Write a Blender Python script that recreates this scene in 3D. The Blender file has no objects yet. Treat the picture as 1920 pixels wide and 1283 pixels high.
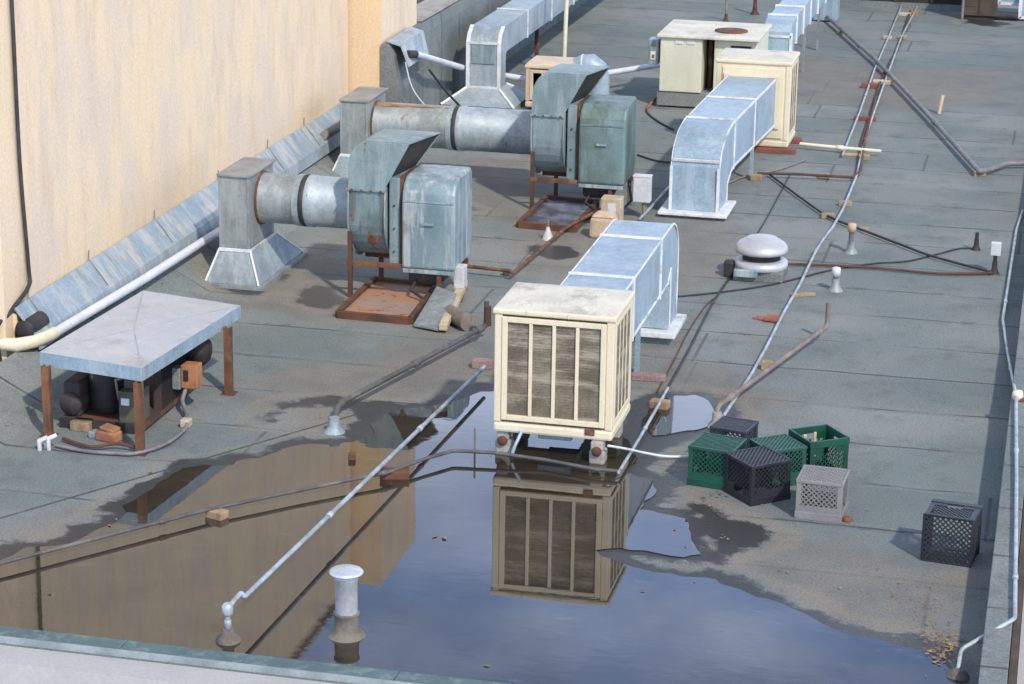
import bpy, math, random
import numpy as np
from mathutils import Vector, Matrix
random.seed(7)
rad = math.radians
scene = bpy.context.scene
COL = scene.collection

# ------------------------------------------------------------------ camera (solved from the photo's vanishing lines)
F, PITCH, ROLL, YAW, CAMH = 4493.65, 0.29360, -0.0149, -0.22671, 5.6
cyw, syw = math.cos(YAW), math.sin(YAW)
fw = Vector((syw*math.cos(PITCH), cyw*math.cos(PITCH), -math.sin(PITCH)))
rt = Vector((cyw, -syw, 0)); dn = fw.cross(rt)
r2 = rt*math.cos(ROLL) + dn*math.sin(ROLL); d2 = dn*math.cos(ROLL) - rt*math.sin(ROLL)
CAM = Vector((0, 0, CAMH))
cam = bpy.data.cameras.new('camera'); camo = bpy.data.objects.new('camera', cam); COL.objects.link(camo)
m = Matrix((r2, -d2, -fw)).transposed().to_4x4(); m.translation = CAM
camo.matrix_world = m
cam.sensor_width = 36; cam.lens = 36*F/1920; cam.clip_end = 500; cam.clip_start = 0.1
scene.camera = camo

def G(x, y, z=0.0):                 # surveyed point at height z for a reading taken off the photograph
    d = r2*((x-960)/F) + d2*((y-641.5)/F) + fw
    return CAM + d*((z-CAMH)/d.z)
def G3(l, z): return [G(x, y, z) for x, y in l]

# ------------------------------------------------------------------ materials
def nt(name):
    mt = bpy.data.materials.new(name); mt.use_nodes = True
    t = mt.node_tree; t.nodes.clear()
    return mt, t, t.nodes, t.links
def nd(t, typ, **kw):
    n = t.nodes.new(typ)
    for k, v in kw.items():
        if k in ('blend_type', 'data_type', 'operation', 'attribute_name', 'feature', 'noise_dimensions', 'interpolation_type', 'clamp', 'use_clamp'): setattr(n, k, v)
        else: n.inputs[k].default_value = v
    return n
def mixc(t, fac, a, b, blend='MIX'):
    n = t.nodes.new('ShaderNodeMix'); n.data_type = 'RGBA'; n.blend_type = blend
    for s, v in ((n.inputs[0], fac), (n.inputs[6], a), (n.inputs[7], b)):
        if hasattr(v, 'is_linked') or hasattr(v, 'links'): t.links.new(v, s)
        else: s.default_value = v if s.type != 'RGBA' else (tuple(v)+(1,))[:4]
    return n.outputs[2]
def mth(t, op, a, b=0.0, c=None, clamp=False):
    n = t.nodes.new('ShaderNodeMath'); n.operation = op; n.use_clamp = clamp
    for i, v in enumerate((a, b, c)):
        if v is None: continue
        if hasattr(v, 'links'): t.links.new(v, n.inputs[i])
        else: n.inputs[i].default_value = v
    return n.outputs[0]
def ramp(t, v, lo, hi, a=0.0, b=1.0):
    n = t.nodes.new('ShaderNodeMapRange'); n.interpolation_type = 'SMOOTHSTEP'
    t.links.new(v, n.inputs[0])
    for i, x in enumerate((lo, hi, a, b)): n.inputs[i+1].default_value = x
    return n.outputs[0]
def noise(t, vec, scale, detail=4, rough=.55):
    n = t.nodes.new('ShaderNodeTexNoise'); n.inputs['Scale'].default_value = scale
    n.inputs['Detail'].default_value = detail; n.inputs['Roughness'].default_value = rough
    if vec is not None: t.links.new(vec, n.inputs['Vector'])
    return n.outputs[0]
def mapped(t, vec, sc):
    n = t.nodes.new('ShaderNodeMapping'); n.inputs['Scale'].default_value = sc
    t.links.new(vec, n.inputs['Vector']); return n.outputs[0]
def coords(t, rnd=True):
    tc = t.nodes.new('ShaderNodeTexCoord')
    if not rnd: return tc.outputs['Object']
    oi = t.nodes.new('ShaderNodeObjectInfo')
    sc = t.nodes.new('ShaderNodeVectorMath'); sc.operation = 'SCALE'; sc.inputs[0].default_value = (13.1, 7.7, 0)
    t.links.new(oi.outputs['Random'], sc.inputs['Scale'])
    ad = t.nodes.new('ShaderNodeVectorMath'); ad.operation = 'ADD'
    t.links.new(tc.outputs['Object'], ad.inputs[0]); t.links.new(sc.outputs[0], ad.inputs[1])
    return ad.outputs[0]
def finish(t, mt, color, rough, metal=0.0, height=None, hstr=.3, hdist=.01, spec=.5, ior=1.45):
    b = t.nodes.new('ShaderNodeBsdfPrincipled'); o = t.nodes.new('ShaderNodeOutputMaterial')
    for s, v in (('Base Color', color), ('Roughness', rough), ('Metallic', metal)):
        if hasattr(v, 'links'): t.links.new(v, b.inputs[s])
        else: b.inputs[s].default_value = v if s != 'Base Color' else tuple(v)+(1,)
    b.inputs['Specular IOR Level'].default_value = spec; b.inputs['IOR'].default_value = ior
    if height is not None:
        bp = t.nodes.new('ShaderNodeBump'); bp.inputs['Strength'].default_value = hstr; bp.inputs['Distance'].default_value = hdist
        t.links.new(height, bp.inputs['Height']); t.links.new(bp.outputs[0], b.inputs['Normal'])
    t.links.new(b.outputs[0], o.inputs[0])
    return mt
RUST = (.15, .058, .024); RUST2 = (.30, .125, .05)
def weathered(name, c1, c2, rough=.5, metal=0.0, scale=2.5, streak=None, sk=.5, rust=0.0, speck=.12, bump=.15, smap=(5.5, 5.5, .55), rscale=5.0, spangle=False, dirt=.0, dirtc=(.06, .055, .045)):
    mt, t, N, L = nt(name); v = coords(t)
    col = mixc(t, ramp(t, noise(t, v, scale, 5), .35, .68), c1, c2)
    fine = noise(t, v, 55, 3, .7)
    col = mixc(t, 1.0, col, mixc(t, ramp(t, fine, .3, .7), (1-speck,)*3, (1+speck*.6,)*3), 'MULTIPLY')
    if spangle:
        vo = N.new('ShaderNodeTexVoronoi'); vo.inputs['Scale'].default_value = 38; L.new(v, vo.inputs['Vector'])
        sp = N.new('ShaderNodeSeparateColor'); L.new(vo.outputs['Color'], sp.inputs[0])
        col = mixc(t, 1.0, col, mixc(t, sp.outputs[0], (.92,)*3, (1.06,)*3), 'MULTIPLY')
    if streak is not None:
        s = noise(t, mapped(t, v, smap), 1.6, 7, .72)
        col = mixc(t, mth(t, 'MULTIPLY', ramp(t, s, .47, .62), sk), col, streak)
    if dirt:
        s = noise(t, v, 3.1, 6, .7)
        col = mixc(t, mth(t, 'MULTIPLY', ramp(t, s, .52, .7), dirt), col, dirtc)
    rg = ramp(t, fine, .2, .8, rough-.08, min(1, rough+.12))
    me = metal
    if rust:
        rn = noise(t, mapped(t, v, (1.9, 1.9, .5)), rscale, 9, .76)
        rf = ramp(t, rn, .655-.3*rust, .715-.3*rust)
        rc = mixc(t, ramp(t, noise(t, v, 22, 4), .35, .65), RUST, RUST2)
        col = mixc(t, rf, col, rc)
        rg = mixc(t, rf, mixc(t, 1.0, (1, 1, 1), (1, 1, 1)), (.85,)*3) if False else mth(t, 'MAXIMUM', rg, mth(t, 'MULTIPLY', rf, .85))
        me = mth(t, 'MULTIPLY', mth(t, 'SUBTRACT', 1.0, rf), metal)
    return finish(t, mt, col, rg, me, noise(t, v, 4.5, 8, .62), bump*1.6, .03)
W = weathered
M = {
 'galv':   W('galvanised sheet', (.38,.45,.50), (.27,.335,.375), .55, .25, 2.6, streak=(.50,.54,.56), sk=.5, rust=.11, spangle=True, bump=.12, dirt=.35, dirtc=(.15,.155,.15)),
 'galvblue': W('bright galvanised duct', (.37,.475,.56), (.275,.375,.455), .5, .25, 1.8, streak=(.47,.55,.61), sk=.45, rust=.05, spangle=True, bump=.2, dirt=.4, dirtc=(.17,.18,.19)),
 'galvdk': W('dull galvanised stack', (.32,.355,.36), (.215,.245,.25), .55, .3, 2.6, streak=(.42,.45,.45), sk=.5, rust=.1, spangle=True, dirt=.3, dirtc=(.13,.12,.1)),
 'sealant': W('flange and sealant', (.74,.76,.77), (.60,.63,.64), .6, .05, 7, dirt=.6, dirtc=(.17,.16,.14), rust=.06),
 'capgrey': W('stack cap', (.34,.34,.34), (.26,.26,.255), .6, .2, 4, dirt=.3),
 'teal':   W('weathered teal enamel', (.225,.305,.325), (.155,.225,.243), .5, .05, 2.5, streak=(.32,.385,.40), sk=.65, rust=.17, rscale=3.6, dirt=.4, dirtc=(.085,.10,.10)),
 'tealrust': W('teal enamel with rust', (.21,.288,.305), (.135,.195,.207), .55, .05, 3.2, streak=(.085,.10,.09), sk=.75, rust=.44, rscale=3.4, dirt=.35, dirtc=(.07,.075,.07)),
 'guard':  W('faded belt guard enamel', (.245,.335,.365), (.16,.24,.265), .45, .05, 2.4, streak=(.42,.45,.455), sk=.95, rust=.09, dirt=.5, dirtc=(.085,.095,.09)),
 'guardgreen': W('algae stained enamel', (.185,.275,.295), (.115,.165,.14), .5, .05, 2.6, streak=(.09,.115,.085), sk=.75, rust=.08),
 'guardgap': W('grimy brown gap', (.06,.05,.035), (.12,.075,.04), .8, 0, 5, rust=.3),
 'rust':   W('rusted iron', (.125,.058,.035), (.23,.098,.042), .88, 0, 7, streak=(.06,.04,.035), sk=.8, dirt=.5, dirtc=(.30,.26,.22)),
 'rustdk': W('dark rusted iron', (.075,.045,.035), (.15,.065,.035), .85, 0, 5),
 'pan':    W('rusting drip pan', (.43,.22,.12), (.33,.25,.22), .6, .1, 2.3, rust=.33, rscale=3, dirt=.4),
 'iron':   W('black iron', (.035,.035,.037), (.06,.055,.05), .6, .2, 6, rust=.1),
 'cream':  W('cream enamel', (.74,.66,.49), (.70,.615,.44), .5, 0, 2.0, streak=(.60,.50,.34), sk=.3, rust=.055, speck=.06, bump=.08),
 'creamtop': W('weathered cream lid', (.70,.665,.55), (.56,.535,.46), .6, 0, 2.4, rust=.05, dirt=.8, dirtc=(.32,.30,.265), bump=.12),
 'creamgreen': W('pale green cream enamel', (.68,.68,.55), (.61,.62,.49), .5, 0, 2, streak=(.52,.50,.37), sk=.35, rust=.04, speck=.06),
 'peach':  W('peach enamel', (.68,.55,.425), (.60,.465,.35), .55, 0, 2.5, streak=(.48,.33,.25), sk=.4),
 'pad':    W('mineral crusted cooler pad', (.12,.10,.072), (.22,.19,.145), .95, 0, 6.5, streak=None, dirt=.65, dirtc=(.07,.055,.04), speck=.35, bump=.8),
 'white':  W('white painted metal', (.62,.645,.655), (.50,.52,.525), .45, 0, 4, dirt=.25, dirtc=(.4,.38,.34)),
 'pvc':    W('white pvc', (.72,.745,.84), (.62,.645,.73), .4, 0, 3, dirt=.25, dirtc=(.5,.48,.44)),
 'pvccream': W('yellowed pvc', (.76,.72,.56), (.7,.64,.46), .45, 0, 3),
 'conduit': W('galvanised conduit', (.47,.53,.58), (.30,.35,.39), .5, .25, 8, rust=.12, rscale=9, dirt=.5, dirtc=(.16,.15,.14)),
 'conduitgrey': W('grey pipe', (.24,.235,.24), (.165,.16,.165), .6, .1, 7, rust=.12, rscale=9, dirt=.5, dirtc=(.36,.34,.32)),
 'pipebrown': W('weathered brown pipe', (.19,.155,.13), (.27,.24,.21), .7, .1, 6, rust=.25, rscale=9),
 'irongrey': W('weathered iron pipe', (.13,.125,.13), (.085,.08,.08), .55, .15, 7, rust=.15, rscale=9, dirt=.5, dirtc=(.26,.245,.23)),
 'cable':  W('black cable', (.03,.03,.033), (.05,.05,.053), .6, 0, 9),
 'wood':   W('weathered timber', (.40,.29,.17), (.27,.20,.13), .85, 0, 8, streak=(.17,.12,.08), sk=.6, speck=.2),
 'woodpale': W('bleached timber', (.55,.46,.33), (.42,.34,.24), .85, 0, 8, speck=.2),
 'woodred': W('red stained timber', (.27,.09,.06), (.20,.08,.06), .85, 0, 8, speck=.2),
 'brick':  W('red clay', (.38,.13,.085), (.27,.09,.06), .9, 0, 9, speck=.3),
 'pinkblock': W('pinkish block', (.36,.25,.23), (.27,.18,.17), .9, 0, 9, speck=.3),
 'concrete': W('pale concrete', (.42,.40,.37), (.30,.285,.26), .9, 0, 6, dirt=.4, bump=.4),
 'flash':  W('sloped zinc flashing', (.36,.44,.50), (.27,.345,.40), .52, .25, 2.2, streak=(.56,.545,.49), sk=.7, rust=.03, spangle=True, smap=(1.2, 4.2, 1.2), dirt=.4, dirtc=(.2,.21,.21)),
 'alum':   W('spun aluminium', (.56,.565,.585), (.46,.465,.48), .42, .35, 3, dirt=.3, dirtc=(.45,.43,.42), speck=.03, bump=.04),
 'ventzinc': W('zinc vent', (.66,.70,.74), (.54,.58,.62), .38, .45, 4, rust=.0, dirt=.2, dirtc=(.3,.29,.27)),
 'mastic': W('grey brown mastic', (.22,.20,.17), (.14,.125,.105), .8, 0, 9, dirt=.5, bump=.6),
 'plaster': W('grey lilac plaster', (.44,.435,.43), (.40,.395,.39), .9, 0, 1.2, speck=.1, dirt=.45, dirtc=(.34,.32,.315), streak=(.40,.385,.39), sk=.5),
 'coping': W('green copper coping', (.095,.158,.165), (.075,.125,.135), .5, .1, 3.0, streak=(.25,.34,.34), sk=.4),
 'copingedge': W('pale coping lip', (.34,.385,.39), (.24,.29,.295), .6, .1, 6),
 'dark':   W('dark weathered panel and mouth shade', (.025,.024,.022), (.05,.04,.032), .8, 0, 3, dirt=.3),
 'darkbrown': W('dark brown panel', (.06,.048,.036), (.10,.07,.05), .8, 0, 4, dirt=.3),
 'redpipe': W('red pipe', (.36,.09,.06), (.27,.07,.045), .7, 0, 5),
 'olive':  W('olive grey enamel', (.10,.095,.07), (.07,.065,.05), .6, 0, 4, rust=.12),
 'blackmetal': W('sooty black metal', (.018,.018,.02), (.04,.033,.03), .6, .1, 5, rust=.1),
 'fin':    W('coil fins', (.05,.045,.045), (.09,.06,.055), .7, .2, 7, rust=.1),
 'orange': W('orange rusted tin', (.40,.185,.085), (.28,.105,.055), .8, 0, 8, dirt=.7, dirtc=(.20,.15,.12)),
 'bucket': W('beige plastic', (.58,.45,.33), (.50,.38,.27), .6, 0, 3, dirt=.2),
 'label':  W('paper label', (.7,.71,.72), (.6,.61,.62), .7, 0, 6),
 'blue':   W('faded blue sheet', (.05,.05,.065), (.16,.165,.22), .5, 0, 6, dirt=.8, dirtc=(.035,.03,.03), rust=.15),
 'cgreen': W('green crate plastic', (.010,.080,.050), (.009,.058,.038), .4, 0, 3, dirt=.2, dirtc=(.06,.1,.07)),
 'cgreen2': W('faded green crate plastic', (.017,.092,.064), (.022,.075,.058), .45, 0, 3, dirt=.3, dirtc=(.1,.14,.11)),
 'cblack': W('black crate plastic', (.016,.017,.023), (.028,.03,.038), .45, 0, 3, dirt=.2, dirtc=(.08,.08,.08)),
 'cnavy':  W('blue black crate plastic', (.028,.033,.048), (.045,.05,.066), .45, 0, 3),
 'cgrey':  W('grey crate plastic', (.215,.21,.21), (.26,.25,.25), .55, 0, 4, dirt=.3, dirtc=(.25,.22,.18)),
 'creamplastic': W('cream plastic', (.66,.55,.36), (.56,.45,.28), .6, 0, 4),
}
# stucco wall: cream, with tall blotchy stains
def stucco(name, c1, c2, c3):
    mt, t, N, L = nt(name); v = coords(t, False)
    col = mixc(t, ramp(t, noise(t, mapped(t, v, (1, 1, .42)), 1.9, 7, .66), .40, .62), c1, c2)
    col = mixc(t, mth(t, 'MULTIPLY', ramp(t, noise(t, mapped(t, v, (3.2, 3.2, .8)), 1.3, 8, .74), .47, .70), .6), col, c3)
    col = mixc(t, mth(t, 'MULTIPLY', ramp(t, noise(t, mapped(t, v, (1.6, 1.6, .8)), 3.4, 9, .78), .52, .70), .6), col, (.60, .515, .45))
    sep = N.new('ShaderNodeSeparateXYZ'); L.new(v, sep.inputs[0])
    low = ramp(t, mth(t, 'ADD', sep.outputs[2], mth(t, 'MULTIPLY', noise(t, v, 2.2, 4), .9)), 1.25, .75)
    col = mixc(t, mth(t, 'MULTIPLY', low, .55), col, (.78, .60, .39))
    fine = noise(t, v, 36, 5, .75)
    col = mixc(t, 1.0, col, mixc(t, ramp(t, fine, .3, .7), (.89,)*3, (1.06,)*3), 'MULTIPLY')
    return finish(t, mt, col, .92, 0, fine, .4, .015, .2)
M['stucco'] = stucco('cream stucco', (.81, .65, .45), (.72, .60, .475), (.64, .475, .325))
M['stuccoorange'] = stucco('orange cream stucco', (.76, .57, .345), (.71, .545, .37), (.62, .44, .26))

def rooffelt(name, attr):
    mt, t, N, L = nt(name); v = coords(t, False)
    sep = N.new('ShaderNodeSeparateXYZ'); L.new(v, sep.inputs[0])
    X, Y = sep.outputs[0], sep.outputs[1]
    big = noise(t, v, .55, 5, .6)
    col = mixc(t, ramp(t, big, .38, .62), (.170, .204, .205), (.228, .248, .244))
    # rolls of felt, each its own batch tone
    wob = mth(t, 'MULTIPLY', noise(t, mapped(t, v, (1, .3, 1)), 1.1, 3), .10)
    yy = mth(t, 'DIVIDE', mth(t, 'ADD', mth(t, 'ADD', Y, -13.80), wob), .832)
    fl = mth(t, 'FLOOR', yy); fr = mth(t, 'SUBTRACT', yy, fl)
    wn = N.new('ShaderNodeTexWhiteNoise'); wn.noise_dimensions = '1D'; L.new(fl, wn.inputs['W'])
    col = mixc(t, 1.0, col, mixc(t, wn.outputs['Value'], (.90, .905, .91), (1.08, 1.07, 1.06)), 'MULTIPLY')
    pat = noise(t, mapped(t, v, (.8, 3, 1)), 1.4, 5, .6)
    sd = mth(t, 'ABSOLUTE', mth(t, 'SUBTRACT', fr, .06))
    seam = mth(t, 'MULTIPLY', ramp(t, sd, .026, .008), ramp(t, pat, .40, .60, .10, .9))
    col = mixc(t, seam, col, (.06, .062, .063))
    lip = mth(t, 'MULTIPLY', ramp(t, mth(t, 'ABSOLUTE', mth(t, 'SUBTRACT', fr, .125)), .06, .02), .25)
    col = mixc(t, lip, col, (.23, .25, .26))
    tar = mth(t, 'MULTIPLY', ramp(t, sd, .16, .01), ramp(t, noise(t, mapped(t, v, (1.5, 2, 1)), 2.4, 7, .75), .54, .64))
    col = mixc(t, mth(t, 'MULTIPLY', tar, .6), col, (.07, .072, .072))
    spots = ramp(t, noise(t, v, 15, 3, .5), .69, .74)
    col = mixc(t, mth(t, 'MULTIPLY', spots, .6), col, (.065, .066, .066))
    scuff = ramp(t, noise(t, mapped(t, v, (1, 2.4, 1)), 3.4, 9, .8), .60, .72)
    col = mixc(t, mth(t, 'MULTIPLY', scuff, .55), col, (.29, .285, .265))
    # end laps, staggered per roll
    xx = mth(t, 'ADD', mth(t, 'DIVIDE', X, 5.1), mth(t, 'MULTIPLY', wn.outputs['Value'], 3.7))
    xf = mth(t, 'ABSOLUTE', mth(t, 'SUBTRACT', mth(t, 'FRACT', xx), .5))
    col = mixc(t, mth(t, 'MULTIPLY', ramp(t, xf, .0035, .0015), .6), col, (.06, .062, .063))
    # mottled patches and wear
    col = mixc(t, mth(t, 'MULTIPLY', ramp(t, noise(t, v, 2.3, 8, .75), .48, .68), .5), col, (.10, .115, .112))
    col = mixc(t, mth(t, 'MULTIPLY', ramp(t, noise(t, v, 5.5, 5, .7), .58, .74), .35), col, (.27, .275, .27))
    rough = .9
    gran = noise(t, v, 62, 3, .85)
    if attr:
        a = N.new('ShaderNodeAttribute'); a.attribute_name = 'stain'
        sc = N.new('ShaderNodeSeparateColor'); L.new(a.outputs['Color'], sc.inputs[0])
        edge = mth(t, 'MULTIPLY', mth(t, 'SUBTRACT', noise(t, v, 2.6, 8, .68), .5), .6)
        edge2 = mth(t, 'MULTIPLY', mth(t, 'SUBTRACT', noise(t, v, 1.7, 6, .68), .5), 1.5)
        silt = ramp(t, mth(t, 'ADD', sc.outputs[2], edge2), .22, -.25)
        col = mixc(t, mth(t, 'MULTIPLY', silt, .7), col, mixc(t, ramp(t, noise(t, v, 3, 5), .35, .65), (.225, .202, .175), (.175, .165, .15)))
        d = mth(t, 'MINIMUM', sc.outputs[0], sc.outputs[1])
        rim = ramp(t, mth(t, 'ABSOLUTE', mth(t, 'ADD', mth(t, 'ADD', d, mth(t, 'MULTIPLY', edge, 1.0)), -.24)), .10, .0)
        col = mixc(t, mth(t, 'MULTIPLY', rim, .45), col, (.27, .235, .18))
        wet = ramp(t, mth(t, 'ADD', d, mth(t, 'MULTIPLY', edge, 1.0)), .16, .09)
        col = mixc(t, mth(t, 'MULTIPLY', wet, .86), col, (.024, .021, .022))
        line = mth(t, 'MULTIPLY', ramp(t, mth(t, 'ABSOLUTE', a.outputs['Alpha']), .018, .006), ramp(t, pat, .3, .5, .4, .9))
        col = mixc(t, line, col, (.07, .065, .06))
        rough = mth(t, 'SUBTRACT', .9, mth(t, 'MULTIPLY', wet, .58))
    col = mixc(t, 1.0, col, mixc(t, ramp(t, gran, .25, .75), (.66,)*3, (1.27,)*3), 'MULTIPLY')
    return finish(t, mt, col, rough, 0, gran, .6, .012, .4)
M['roof'] = rooffelt('roofing felt', True)
M['felt'] = rooffelt('roofing felt upstand', False)

def watermat():
    mt, t, N, L = nt('standing water'); v = coords(t, False)
    silt = mixc(t, ramp(t, noise(t, v, 1.1, 6, .6), .35, .68), (.026, .021, .016), (.052, .041, .027))
    film = ramp(t, noise(t, mapped(t, v, (1.6, 4, 1)), 1.6, 8, .78), .57, .70)
    silt = mixc(t, mth(t, 'MULTIPLY', film, .55), silt, (.13, .115, .095))
    rough = mth(t, 'ADD', .015, mth(t, 'MULTIPLY', film, .035))
    rip = noise(t, mapped(t, v, (1, 2.2, 1)), 5.5, 3, .5)
    return finish(t, mt, silt, rough, 0, rip, .03, .006, .5, 1.80)
M['water'] = watermat()
def leafmat():
    mt, t, N, L = nt('dead leaves'); v = coords(t, False)
    return finish(t, mt, mixc(t, ramp(t, noise(t, v, 17, 3), .35, .65), (.17, .09, .045), (.34, .25, .15)), .8)
M['leaf'] = leafmat()

# ------------------------------------------------------------------ mesh helpers
class MB:
    def __init__(s): s.v = []; s.f = []; s.sm = []
    def add(s, vs, fs, smooth=False):
        o = len(s.v); s.v += [Vector(p) for p in vs]
        for q in fs: s.f.append([i+o for i in q]); s.sm.append(smooth)
    def box(s, x0, x1, y0, y1, z0, z1, T=None):
        vs = [(x, y, z) for z in (z0, z1) for y in (y0, y1) for x in (x0, x1)]
        if T is not None: vs = [T @ Vector(p) for p in vs]
        s.add(vs, [(0,2,3,1),(4,5,7,6),(0,1,5,4),(2,6,7,3),(0,4,6,2),(1,3,7,5)])
        return s
    def prism(s, bot, top):
        n = len(bot); s.add(list(bot)+list(top), [tuple(reversed(range(n))), tuple(range(n, 2*n))] + [(i, (i+1) % n, n+(i+1) % n, n+i) for i in range(n)])
        return s
    def bar(s, p, q, w, t, nrm=(0, 0, 1)):
        p, q = Vector(p), Vector(q); d = (q-p).normalized(); n = Vector(nrm)
        u = d.cross(n)
        if u.length < 1e-4: n = Vector((1, 0, 0)); u = d.cross(n)
        u.normalize(); n = u.cross(d).normalized(); u *= w/2; n *= t/2
        s.prism([p-u-n, p+u-n, p+u+n, p-u+n], [q-u-n, q+u-n, q+u+n, q-u+n]); return s
    def tube(s, path, r, n=10, caps=True, rr=None):
        path = [Vector(p) for p in path]; k = len(path); rings = []
        nrm = None
        for i, p in enumerate(path):
            a = (path[i]-path[i-1]).normalized() if i else None
            b = (path[i+1]-path[i]).normalized() if i < k-1 else None
            t = ((a+b).normalized() if a is not None and b is not None and (a+b).length > 1e-5 else (a or b))
            if nrm is None:
                ref = Vector((0, 0, 1)) if abs(t.z) < .9 else Vector((1, 0, 0))
                nrm = t.cross(ref).normalized()
            nrm = (nrm - t*nrm.dot(t)).normalized(); bn = t.cross(nrm)
            sc = 1/max(.5, math.sqrt((1+a.dot(b))/2)) if a is not None and b is not None else 1
            R = (rr[i] if rr else r)
            rings.append([p + (nrm*math.cos(j*2*math.pi/n) + bn*math.sin(j*2*math.pi/n))*R*(sc if sc < 1.3 else 1.15) for j in range(n)])
        o = [p for g in rings for p in g]
        fs = [(i*n+j, i*n+(j+1) % n, (i+1)*n+(j+1) % n, (i+1)*n+j) for i in range(k-1) for j in range(n)]
        s.add(o, fs, True)
        if caps: s.add(rings[0], [tuple(reversed(range(n)))]); s.add(rings[-1], [tuple(range(n))])
        return s
    def lathe(s, c, prof, n=28, axis='Z', smooth=True):
        c = Vector(c); vs = []
        for r, h in prof:
            for j in range(n):
                a = 2*math.pi*j/n
                q = (r*math.cos(a), r*math.sin(a), h) if axis == 'Z' else ((h, r*math.cos(a), r*math.sin(a)) if axis == 'X' else (r*math.sin(a), h, r*math.cos(a)))
                vs.append(c+Vector(q))
        s.add(vs, [(i*n+j, i*n+(j+1) % n, (i+1)*n+(j+1) % n, (i+1)*n+j) for i in range(len(prof)-1) for j in range(n)], smooth)
        if prof[0][0] > 1e-4: s.add(vs[:n], [tuple(reversed(range(n)))])
        if prof[-1][0] > 1e-4: s.add(vs[-n:], [tuple(range(n))])
        return s
    def build(s, name, mat, parent=None, bevel=0.0, origin=None):
        if parent is not None: o0 = parent['_w'] if '_w' in parent else parent.location
        elif origin is not None: o0 = Vector(origin)
        else:
            xs = [p.x for p in s.v]; ys = [p.y for p in s.v]; zs = [p.z for p in s.v]
            o0 = Vector(((min(xs)+max(xs))/2, (min(ys)+max(ys))/2, min(zs)))
        o0 = Vector(o0)
        me = bpy.data.meshes.new(name); me.from_pydata([tuple(p-o0) for p in s.v], [], s.f)
        me.polygons.foreach_set('use_smooth', s.sm); me.update()
        me.materials.append(M[mat] if isinstance(mat, str) else mat)
        o = bpy.data.objects.new(name, me); COL.objects.link(o)
        if parent is not None:
            o.parent = parent; pw = WPOS.get(parent.name, Vector((0, 0, 0)))
            # local coordinates are relative to the parent's own world position
            for vtx, p in zip(me.vertices, s.v): vtx.co = p-pw
            WPOS[o.name] = pw.copy()
        else:
            o.location = o0; WPOS[o.name] = o0.copy()
        if bevel:
            b = o.modifiers.new('bevel', 'BEVEL'); b.width = bevel; b.segments = 2; b.limit_method = 'ANGLE'; b.angle_limit = rad(40)
        return o
WPOS = {}
def tag(o, label, cat, group=None, kind=None):
    o['label'] = label; o['category'] = cat
    if group: o['group'] = group
    if kind: o['kind'] = kind
    return o
def thing(name, loc, label, cat, group=None):
    o = bpy.data.objects.new(name, None); COL.objects.link(o); o.location = loc; o.empty_display_size = .1
    WPOS[o.name] = Vector(loc); return tag(o, label, cat, group)
def structure(o): o['kind'] = 'structure'; return o
def arc(c, r, a0, a1, n): return [(c[0]+r*math.cos(rad(a0+(a1-a0)*i/n)), c[1]+r*math.sin(rad(a0+(a1-a0)*i/n))) for i in range(n+1)]
def yz(prof, x): return [(x, y, z) for y, z in prof]
def xzp(prof, y): return [(x, y, z) for x, z in prof]
def pipe(name, path, r, mat, label, cat='pipe', group=None, n=10, couple=None, cmat=None, smoothn=0):
    path = [Vector(p) for p in path]
    if smoothn:
        q = []
        for i in range(len(path)-1):
            p0, p1, p2, p3 = path[max(i-1, 0)], path[i], path[i+1], path[min(i+2, len(path)-1)]
            for k in range(smoothn):
                u = k/smoothn
                q.append(.5*((2*p1)+(p2-p0)*u+(2*p0-5*p1+4*p2-p3)*u*u+(3*p1-p0-3*p2+p3)*u**3))
        path = q+[path[-1]]
    else:                                              # bend radius at corners
        q = [path[0]]
        for i in range(1, len(path)-1):
            a, b, c = path[i-1], path[i], path[i+1]
            e = min(2.2*r, (b-a).length*.4, (c-b).length*.4)
            s0, s1 = b+(a-b).normalized()*e, b+(c-b).normalized()*e
            for u in (0, .33, .67, 1): q.append(s0*(1-u)**2+b*2*u*(1-u)+s1*u*u)
        path = q+[path[-1]]
    o = MB().tube(path, r, n).build(name, mat)
    tag(o, label, cat, group)
    if couple:
        L = [0]
        for i in range(1, len(path)): L.append(L[-1]+(path[i]-path[i-1]).length)
        for sdist in couple:
            t = sdist*L[-1]
            i = max(k for k in range(len(L)-1) if L[k] <= t+1e-9)
            d = (path[i+1]-path[i]).normalized(); p = path[i]+d*(t-L[i])
            MB().tube([p-d*r*2, p-d*r*1.8, p+d*r*1.8, p+d*r*2], r*1.35, 12, rr=[r*1.05, r*1.4, r*1.4, r*1.05]).build('coupling', cmat or mat, o)
    return o

# ------------------------------------------------------------------ setting: roof, puddles
WATER = [(-60,1345),(-60,1064),(0,1053),(50,1027),(108,1024),(150,1012),(205,986),(240,962),(230,949),(288,916),(343,879),(398,874),(440,873),(458,862),(488,860),(522,848),(560,836),(600,834),(632,836),(664,830),(702,815),(694,795),(726,776),(790,764),(840,759),(876,746),(902,736),(935,734),(1000,760),(1060,776),(1130,792),(1178,826),(1196,862),(1176,886),(1194,895),(1226,898),(1230,921),(1219,935),(1199,957),(1234,963),(1286,974),(1296,1006),(1303,1022),(1316,1041),(1281,1047),(1233,1038),(1182,1033),(1140,1030),(1118,1033),(1126,1044),(1180,1063),(1233,1075),(1279,1083),(1340,1088),(1372,1102),(1437,1124),(1503,1150),(1547,1173),(1592,1190),(1650,1201),(1714,1219),(1766,1239),(1800,1292),(1770,1345)]
WATER2 = [(1204,800),(1216,772),(1238,752),(1266,743),(1302,742),(1328,753),(1338,772),(1334,798),(1306,808),(1262,813),(1224,818)]
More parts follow.
